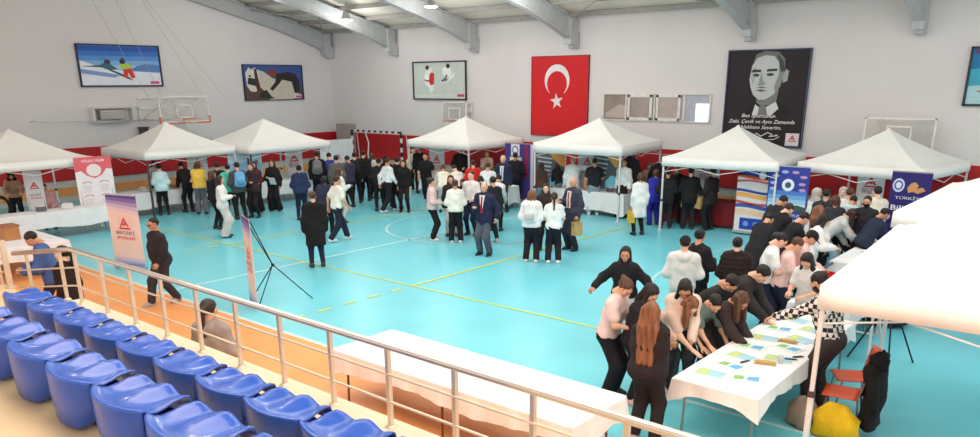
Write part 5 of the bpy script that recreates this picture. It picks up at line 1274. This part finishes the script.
person('grey haired man in navy blazer and grey trousers with red tie', -12.15, 14.20, -2.96, pose='suit', sex='m', hair='grey', hc='g', top='suit', tc=(40,44,72), bot='regular', bc=(86,92,104), shoe=(30,28,32), h=1.76, sk=0, ex=('shirtfront', 'tie'))
person('man in black jumper behind the grey haired man', -12.95, 15.47, 1.22, pose='stand', sex='m', hair='short', hc='k', top='sweater', tc=(40,38,42), bc=(34,30,32), shoe=(180,176,180), h=1.72, sk=1)
person('woman in dark sweater between the two men of the centre group', -14.84, 16.41, -2.58, pose='phone', sex='f', hair='long', hc='d', top='sweater', tc=(66,40,44), bc=(34,30,32), h=1.45, sk=2)
person('man in black facing the crowd beside the red jumper', -19.64, 21.58, -2.58, pose='front', sex='m', hair='short', hc='k', top='jacket', tc=(40,36,40), bc=(34,30,32), h=1.8, sk=3)
person('person in bright red jumper', -16.56, 18.80, 0.72, pose='front', sex='m', hair='short', hc='d', top='sweater', tc=(216,34,36), bc=(34,30,32), h=1.68, sk=0)
person('person in white shirt seen from behind next to the red jumper', -15.62, 18.43, 0.53, pose='front', sex='m', hair='short', hc='b', top='shirt', tc=(242,238,236), bc=(206,206,204), h=1.7, sk=1)
person('vendor raising both arms behind the white shirt visitor', -18.51, 21.78, -2.44, pose='raise_', sex='f', hair='bob', hc='r', top='sweater', tc=(190,160,140), bc=(34,30,32), h=1.68, sk=2)
person('bald man in suit with blue lanyard by the purple banner', -16.04, 19.70, -2.81, pose='stand', sex='m', hair='bald', hc='b', top='suit', tc=(44,48,68), bc=(44,48,68), h=1.8, sk=3, ex=('lanyard',))
person('person with dark hair below the red jumper', -14.48, 16.81, 0.89, pose='stoop', sex='f', hair='bob', hc='k', top='sweater', tc=(70,44,48), bc=(34,30,32), h=1.6, sk=0)
person('person in pale jacket bending over the table before the lanyard man', -14.00, 16.88, 0.34, pose='stoop', sex='f', hair='bun', hc='k', top='hoodie', tc=(226,226,226), bc=(34,30,32), h=1.66, sk=1)
person('boy in black jacket left of the two boys by the purple banner', -16.48, 20.90, 0.41, pose='front', sex='m', hair='short', hc='k', top='jacket', tc=(32,30,38), bc=(34,38,56), shoe=(200,198,198), h=1.78, sk=2)
person('boy in black t-shirt with bare arms right of the purple banner pair', -16.40, 21.54, 0.21, pose='talk', sex='m', hair='short', hc='k', top='tshirt', tc=(32,30,34), bc=(34,30,32), shoe=(210,204,200), h=1.74, sk=3)
person('woman in brown coat with long brown hair before the grey science poster', -14.99, 20.36, 0.63, pose='stoop', sex='f', hair='long', hc='d', top='jacket', tc=(84,56,48), bc=(150,150,156), h=1.66, sk=0)
person('vendor with pale face behind the science poster table', -15.93, 22.21, -2.52, pose='serve', sex='f', hair='hijab', hc='w', top='sweater', tc=(180,170,170), bc=(34,30,32), h=1.62, sk=1)
person('woman with dark brown hair leaning beside the brown coat', -14.88, 21.28, 0.96, pose='stoop', sex='f', hair='long', hc='d', top='sweater', tc=(46,36,38), bc=(120,132,150), h=1.66, sk=2)
person('person in beige coat crouched before the table below the flag', -12.95, 17.13, 0.12, pose='sit', sex='f', hair='bob', hc='r', top='hoodie', tc=(196,168,136), bc=(170,160,150), h=1.6, sk=3)
person('man in white coat with his arm around the boy in black t-shirt', -14.19, 21.04, 0.51, pose='hug', sex='m', hair='bald', hc='b', top='labcoat', tc=(242,242,242), bc=(196,196,204), h=1.76, sk=0)
person('boy in black t-shirt and pale jeans holding an orange ball', -13.32, 20.96, 0.57, pose='talk', sex='m', hair='short', hc='k', top='tshirt', tc=(40,38,42), bot='regular', bc=(164,172,182), shoe=(236,232,230), h=1.76, sk=1, ex=(('ball', 'orange ball in the hand of the black t-shirt boy'),))
person('girl in white puffer with black trousers', -10.78, 14.29, 0.47, pose='front', sex='f', hair='bob', hc='r', top='puffer', tc=(244,240,240), bot='regular', bc=(36,32,40), shoe=(226,216,212), h=1.66, sk=2, ex=(('backpack', 'small white bag on the back of the girl in white puffer', (236, 232, 230)),))
person('girl with long dark hair facing out between the white tops', -11.33, 15.61, -2.51, pose='front', sex='f', hair='front', hc='d', top='jacket', tc=(52,40,42), bc=(34,30,32), h=1.64, sk=3)
person('girl in white t-shirt with dark ponytail and black trousers', -10.31, 14.54, 0.62, pose='front', sex='f', hair='pony', hc='d', top='tshirt', tc=(242,240,238), bot='regular', bc=(34,32,42), shoe=(244,240,238), h=1.62, sk=0)
person('balding man in dark suit with white and red scarf holding a paper bag', -10.79, 16.04, 2.86, pose='talk', sex='m', hair='bald', hc='w', top='suit', tc=(62,62,78), bot='regular', bc=(50,48,60), shoe=(34,30,34), h=1.8, sk=1, ex=('scarf', ('paperbag', 'brown paper bag held by the man with the scarf', 'L')))
person('man in white shirt facing left beside the white coat woman', -12.38, 21.20, -3.14, pose='stand', sex='m', hair='short', hc='b', top='shirt', tc=(244,242,240), bc=(34,30,32), h=1.78, sk=2)
person('person in white coat holding a yellow bag', -10.48, 18.86, 0.94, pose='stand', sex='f', hair='bob', hc='b', top='labcoat', tc=(240,238,236), bc=(34,32,38), shoe=(30,28,32), h=1.68, sk=3, ex=(('yellowbag', 'yellow paper bag held by the person in white coat', 'L'),))
person('woman in bright blue suit beside the tent pole', -10.91, 20.53, 0.84, pose='front', sex='f', hair='bob', hc='b', top='suit', tc=(52,56,176), bot='regular', bc=(44,44,150), h=1.6, sk=0)
person('man in black suit, leftmost of those before the red table', -10.40, 20.30, 0.56, pose='front', sex='m', hair='short', hc='d', top='suit', tc=(38,36,38), bot='regular', bc=(46,42,44), h=1.66, sk=1)
person('vendor in black behind the dark red table', -10.55, 21.19, -2.68, pose='serve', sex='m', hair='short', hc='b', top='sweater', tc=(36,34,38), bc=(34,30,32), h=1.72, sk=2, ex=('beard',))
person('man in black suit with paper bag before the red table', -9.82, 20.55, 0.45, pose='front', sex='m', hair='short', hc='k', top='suit', tc=(32,30,34), bot='regular', bc=(38,36,40), h=1.72, sk=3, ex=(('paperbag', 'brown paper bag beside the dark red cloth', 'L'),))
person('man in black suit alone at the right of the red table with a bag', -9.27, 20.78, 1.38, pose='front', sex='m', hair='short', hc='k', top='suit', tc=(44,38,40), bot='regular', bc=(34,30,32), h=1.72, sk=0, ex=(('paperbag', 'brown paper bag, rightmost before the red cloth', 'L'),))
person('seated vendor by the beige crates at the tent pole', -12.36, 22.79, -2.64, pose='serve', sex='f', hair='bob', hc='r', top='sweater', tc=(170,140,120), bc=(34,30,32), h=1.6, sk=1)
person('boy in black jacket and dark hair in front of the skyline banner', -6.06, 16.88, -0.54, pose='stoop', sex='m', hair='short', hc='k', top='jacket', tc=(40,38,42), bc=(34,30,32), h=1.78, sk=2)
person('boy in black puffer jacket beside the skyline banner', -5.67, 16.10, -0.72, pose='stoop', sex='m', hair='short', hc='d', top='puffer', tc=(34,32,34), bc=(34,30,32), h=1.74, sk=3)
person('boy in black jumper looking down behind the pink caps', -5.04, 15.07, -0.92, pose='stoop', sex='m', hair='short', hc='k', top='sweater', tc=(32,30,32), bc=(34,30,32), h=1.76, sk=0)
person('person in black coat behind the black puffer jacket', -5.51, 14.86, -0.18, pose='stoop', sex='m', hair='short', hc='k', top='coat', tc=(36,34,36), bc=(34,30,32), h=1.7, sk=1)
person('girl with long light brown hair in the right crowd', -4.79, 15.91, -0.06, pose='stand', sex='f', hair='vlong', hc='r', top='sweater', tc=(232,228,226), bc=(34,30,32), h=1.68, sk=2)
person('dark haired girl in white top looking down right of the brown hair', -4.55, 15.01, -1.12, pose='read', sex='f', hair='front', hc='k', top='sweater', tc=(238,234,232), bc=(206,206,204), h=1.7, sk=3)
person('person in white headscarf at the back of the right crowd', -5.72, 18.66, -0.75, pose='stand', sex='f', hair='hijab', hc='w', top='sweater', tc=(236,230,230), bc=(34,30,32), h=1.66, sk=0)
person('dark haired boy next to the white headscarf', -5.34, 18.12, 0.29, pose='stand', sex='m', hair='short', hc='k', top='jacket', tc=(50,54,66), bc=(34,30,32), h=1.72, sk=1)
person('brown haired person in dark jacket in the right crowd', -4.97, 17.56, 0.45, pose='front', sex='f', hair='bob', hc='b', top='jacket', tc=(54,56,66), bc=(34,30,32), h=1.68, sk=2)
person('person facing out with pale face below the tent seam', -5.34, 19.40, -3.05, pose='stand', sex='f', hair='hijab', hc='w', top='sweater', tc=(226,220,216), bc=(34,30,32), h=1.64, sk=3)
person('brown haired person beside the logo sign in the right crowd', -5.02, 18.78, -0.09, pose='stand', sex='m', hair='short', hc='b', top='hoodie', tc=(228,224,220), bc=(206,206,204), h=1.7, sk=0)
person('person in pale blue white jacket in the right crowd', -4.92, 18.44, -0.09, pose='stoop', sex='m', hair='short', hc='k', top='hoodie', tc=(212,224,230), bc=(206,206,204), h=1.68, sk=1, ex=('hood',))
person('man with black face mask looking over the table', -4.32, 17.54, 3.12, pose='front', sex='m', hair='short', hc='k', top='hoodie', tc=(44,42,50), bc=(34,30,32), h=1.72, sk=2, ex=('mask',))
person('man in cream jumper standing left of the navy banner', -4.42, 18.67, 0.76, pose='front', sex='m', hair='short', hc='k', top='sweater', tc=(230,220,206), bc=(34,30,32), h=1.8, sk=3)
person('girl with dark brown hair in light grey sweater bending to the table', -4.83, 17.26, -1.23, pose='bend2', sex='f', hair='hang', hc='d', top='sweater', tc=(206,206,202), bc=(150,170,190), h=1.7, sk=0)
person('brown haired girl bending beside the light grey sweater', -4.61, 17.68, -1.51, pose='bend2', sex='f', hair='hang', hc='d', top='sweater', tc=(226,206,206), bc=(34,30,32), h=1.68, sk=1)
person('person in dark blue leaning at the far end of the right row', -4.07, 17.15, -0.83, pose='stoop', sex='m', hair='short', hc='k', top='jacket', tc=(44,50,70), bc=(34,30,32), h=1.66, sk=2)
person('boy in white t-shirt at the right table in profile', -4.45, 12.45, -1.16, pose='read', sex='m', hair='short', hc='k', top='tshirt', tc=(244,242,242), bc=(36,40,62), h=1.74, q='near', sk=3)
person('boy in pale pink top beside the white t-shirt boy', -4.20, 12.50, -1.18, pose='read', sex='m', hair='short', hc='b', top='tshirt', tc=(236,196,190), bc=(36,40,62), h=1.68, q='near', sk=0)
person('boy in pink jumper with dark cap', -4.19, 13.14, -1.19, pose='read', sex='m', hair='short', hc='k', top='sweater', tc=(238,190,188), bc=(58,54,58), h=1.7, sk=1, ex=('cap', ('tablet', 'black tablet held at the second table')))
person('person in black puffer behind the white t-shirt boy', -4.54, 12.99, -0.71, pose='stand', sex='m', hair='short', hc='k', top='puffer', tc=(30,28,32), bc=(34,30,32), h=1.6, sk=2)
person('person in shiny black puffer jacket seen from behind', -4.84, 12.03, 0.38, pose='front', sex='f', hair='bun', hc='k', top='puffer', tc=(44,32,28), bc=(34,30,32), h=1.62, q='near', sk=3)
person('person in light grey hoodie and pale trousers seen from behind', -5.41, 11.29, 0.36, pose='front', sex='m', hair='short', hc='k', top='hoodie', tc=(226,224,222), bot='wide', bc=(222,220,216), h=1.68, q='near', sk=0, ex=('hood', 'cap'))
person('person in black jacket right behind the light grey hoodie', -5.50, 12.01, -0.18, pose='talk', sex='f', hair='bun', hc='k', top='jacket', tc=(36,34,36), bc=(34,30,32), h=1.68, q='near', sk=1)
person('girl in black sweater with arms held out on the court', -5.96, 10.38, -2.71, pose='arms', sex='f', hair='front', hc='k', top='sweater', tc=(34,32,36), bot='regular', bc=(206,204,204), h=1.62, q='near', sk=2)
person('girl in pale pink t-shirt with tied brown hair', -4.99, 8.44, -1.48, pose='read', sex='f', hair='bun', hc='b', top='tshirt', tc=(238,206,202), bot='regular', bc=(32,30,36), h=1.68, sk=0, q='near')
person('girl in black t-shirt with very long brown hair, nearest to the railing', -3.94, 7.50, 0.14, pose='crossed', sex='f', hair='vlong', hc='r', top='tshirt', tc=(44,36,38), bot='regular', bc=(42,36,40), h=1.68, shoe=(214,170,170), q='near', sk=0, ex=('stout',))
person('dark haired girl behind the very long brown hair', -4.62, 8.48, -1.66, pose='read', sex='f', hair='front', hc='k', top='sweater', tc=(34,30,34), bc=(34,30,32), h=1.66, shoe=(214,176,176), q='near', sk=1)
person('girl with long dark hair and cream stole bending at the table', -4.43, 9.30, -2.62, pose='stoop', sex='f', hair='front', hc='k', top='sweater', tc=(228,206,190), bc=(60,60,64), h=1.7, q='near', sk=2)
person('girl with long brown hair hanging down writing on the table', -4.53, 9.15, -1.78, pose='bend', sex='f', hair='hang', hc='r', top='tshirt', tc=(222,190,176), bot='regular', bc=(70,80,84), h=1.68, shoe=(216,190,186), q='near', sk=3)
person('dark haired person in green grey shirt writing at the table', -4.31, 9.60, -2.09, pose='bend', sex='m', hair='short', hc='k', top='tshirt', tc=(110,126,120), bc=(58,54,58), h=1.66, q='near', sk=0)
person('boy in black jacket bending over the middle of the table', -4.41, 10.14, -1.75, pose='bend2', sex='m', hair='short', hc='k', top='shirt', tc=(46,42,46), bc=(58,54,58), h=1.74, q='near', sk=1)
person('girl with brown hair hanging beside the bending boy in black', -4.11, 9.78, -1.75, pose='bend', sex='f', hair='hang', hc='b', top='sweater', tc=(60,48,50), bc=(58,54,58), h=1.68, q='near', sk=2)
person('man in charcoal jumper bending far over the table', -4.30, 10.84, -1.66, pose='bend', sex='m', hair='short', hc='k', top='sweater', tc=(50,46,48), bc=(34,30,32), h=1.86, q='near', sk=3)
person('long haired girl in light top looking down at the far table end', -3.57, 11.80, 2.97, pose='read', sex='f', hair='front', hc='k', top='tshirt', tc=(228,224,222), bc=(206,204,202), h=1.64, q='near', sk=0)
person('man in black and white plaid shirt pointing at the table', -2.65, 9.69, 1.31, pose='plaid', sex='m', hair='short', hc='k', top='shirt', tc=m_plaid, bot='regular', bc=(66,56,56), h=1.84, sk=1, q='near', ex=('beard',))
# ---------------------------------------------------------------- light
w = bpy.data.worlds.new('daylight'); sc.world = w; w.use_nodes = True
bg = w.node_tree.nodes['Background']; bg.inputs[0].default_value = (1, .975, .965, 1); bg.inputs[1].default_value = 1.3
def area(loc, size, rot, e, col):
    ld = bpy.data.lights.new('overhead_fill', 'AREA'); ld.shape = 'RECTANGLE'; ld.size, ld.size_y = size; ld.energy = e; ld.color = col  # bare fill panel added under the roof, not a window
    lo = bpy.data.objects.new('overhead_fill', ld); COL.objects.link(lo); lo.location = loc; lo.rotation_euler = rot; return lo
area((-9, 14.5, 8.0), (22, 11), (0, 0, 0), 1050, (1, .985, .97))  # unseen fill added to light the court and tent tops
area((-4, 3.6, 7.2), (16, 3.0), (0, 0, 0), 620, (1, .86, .74))  # warm fill added to brighten the stand and the near floor
sc.view_settings.view_transform = 'Standard'; sc.view_settings.look = 'None'; sc.view_settings.gamma = 1; sc.view_settings.exposure = .26
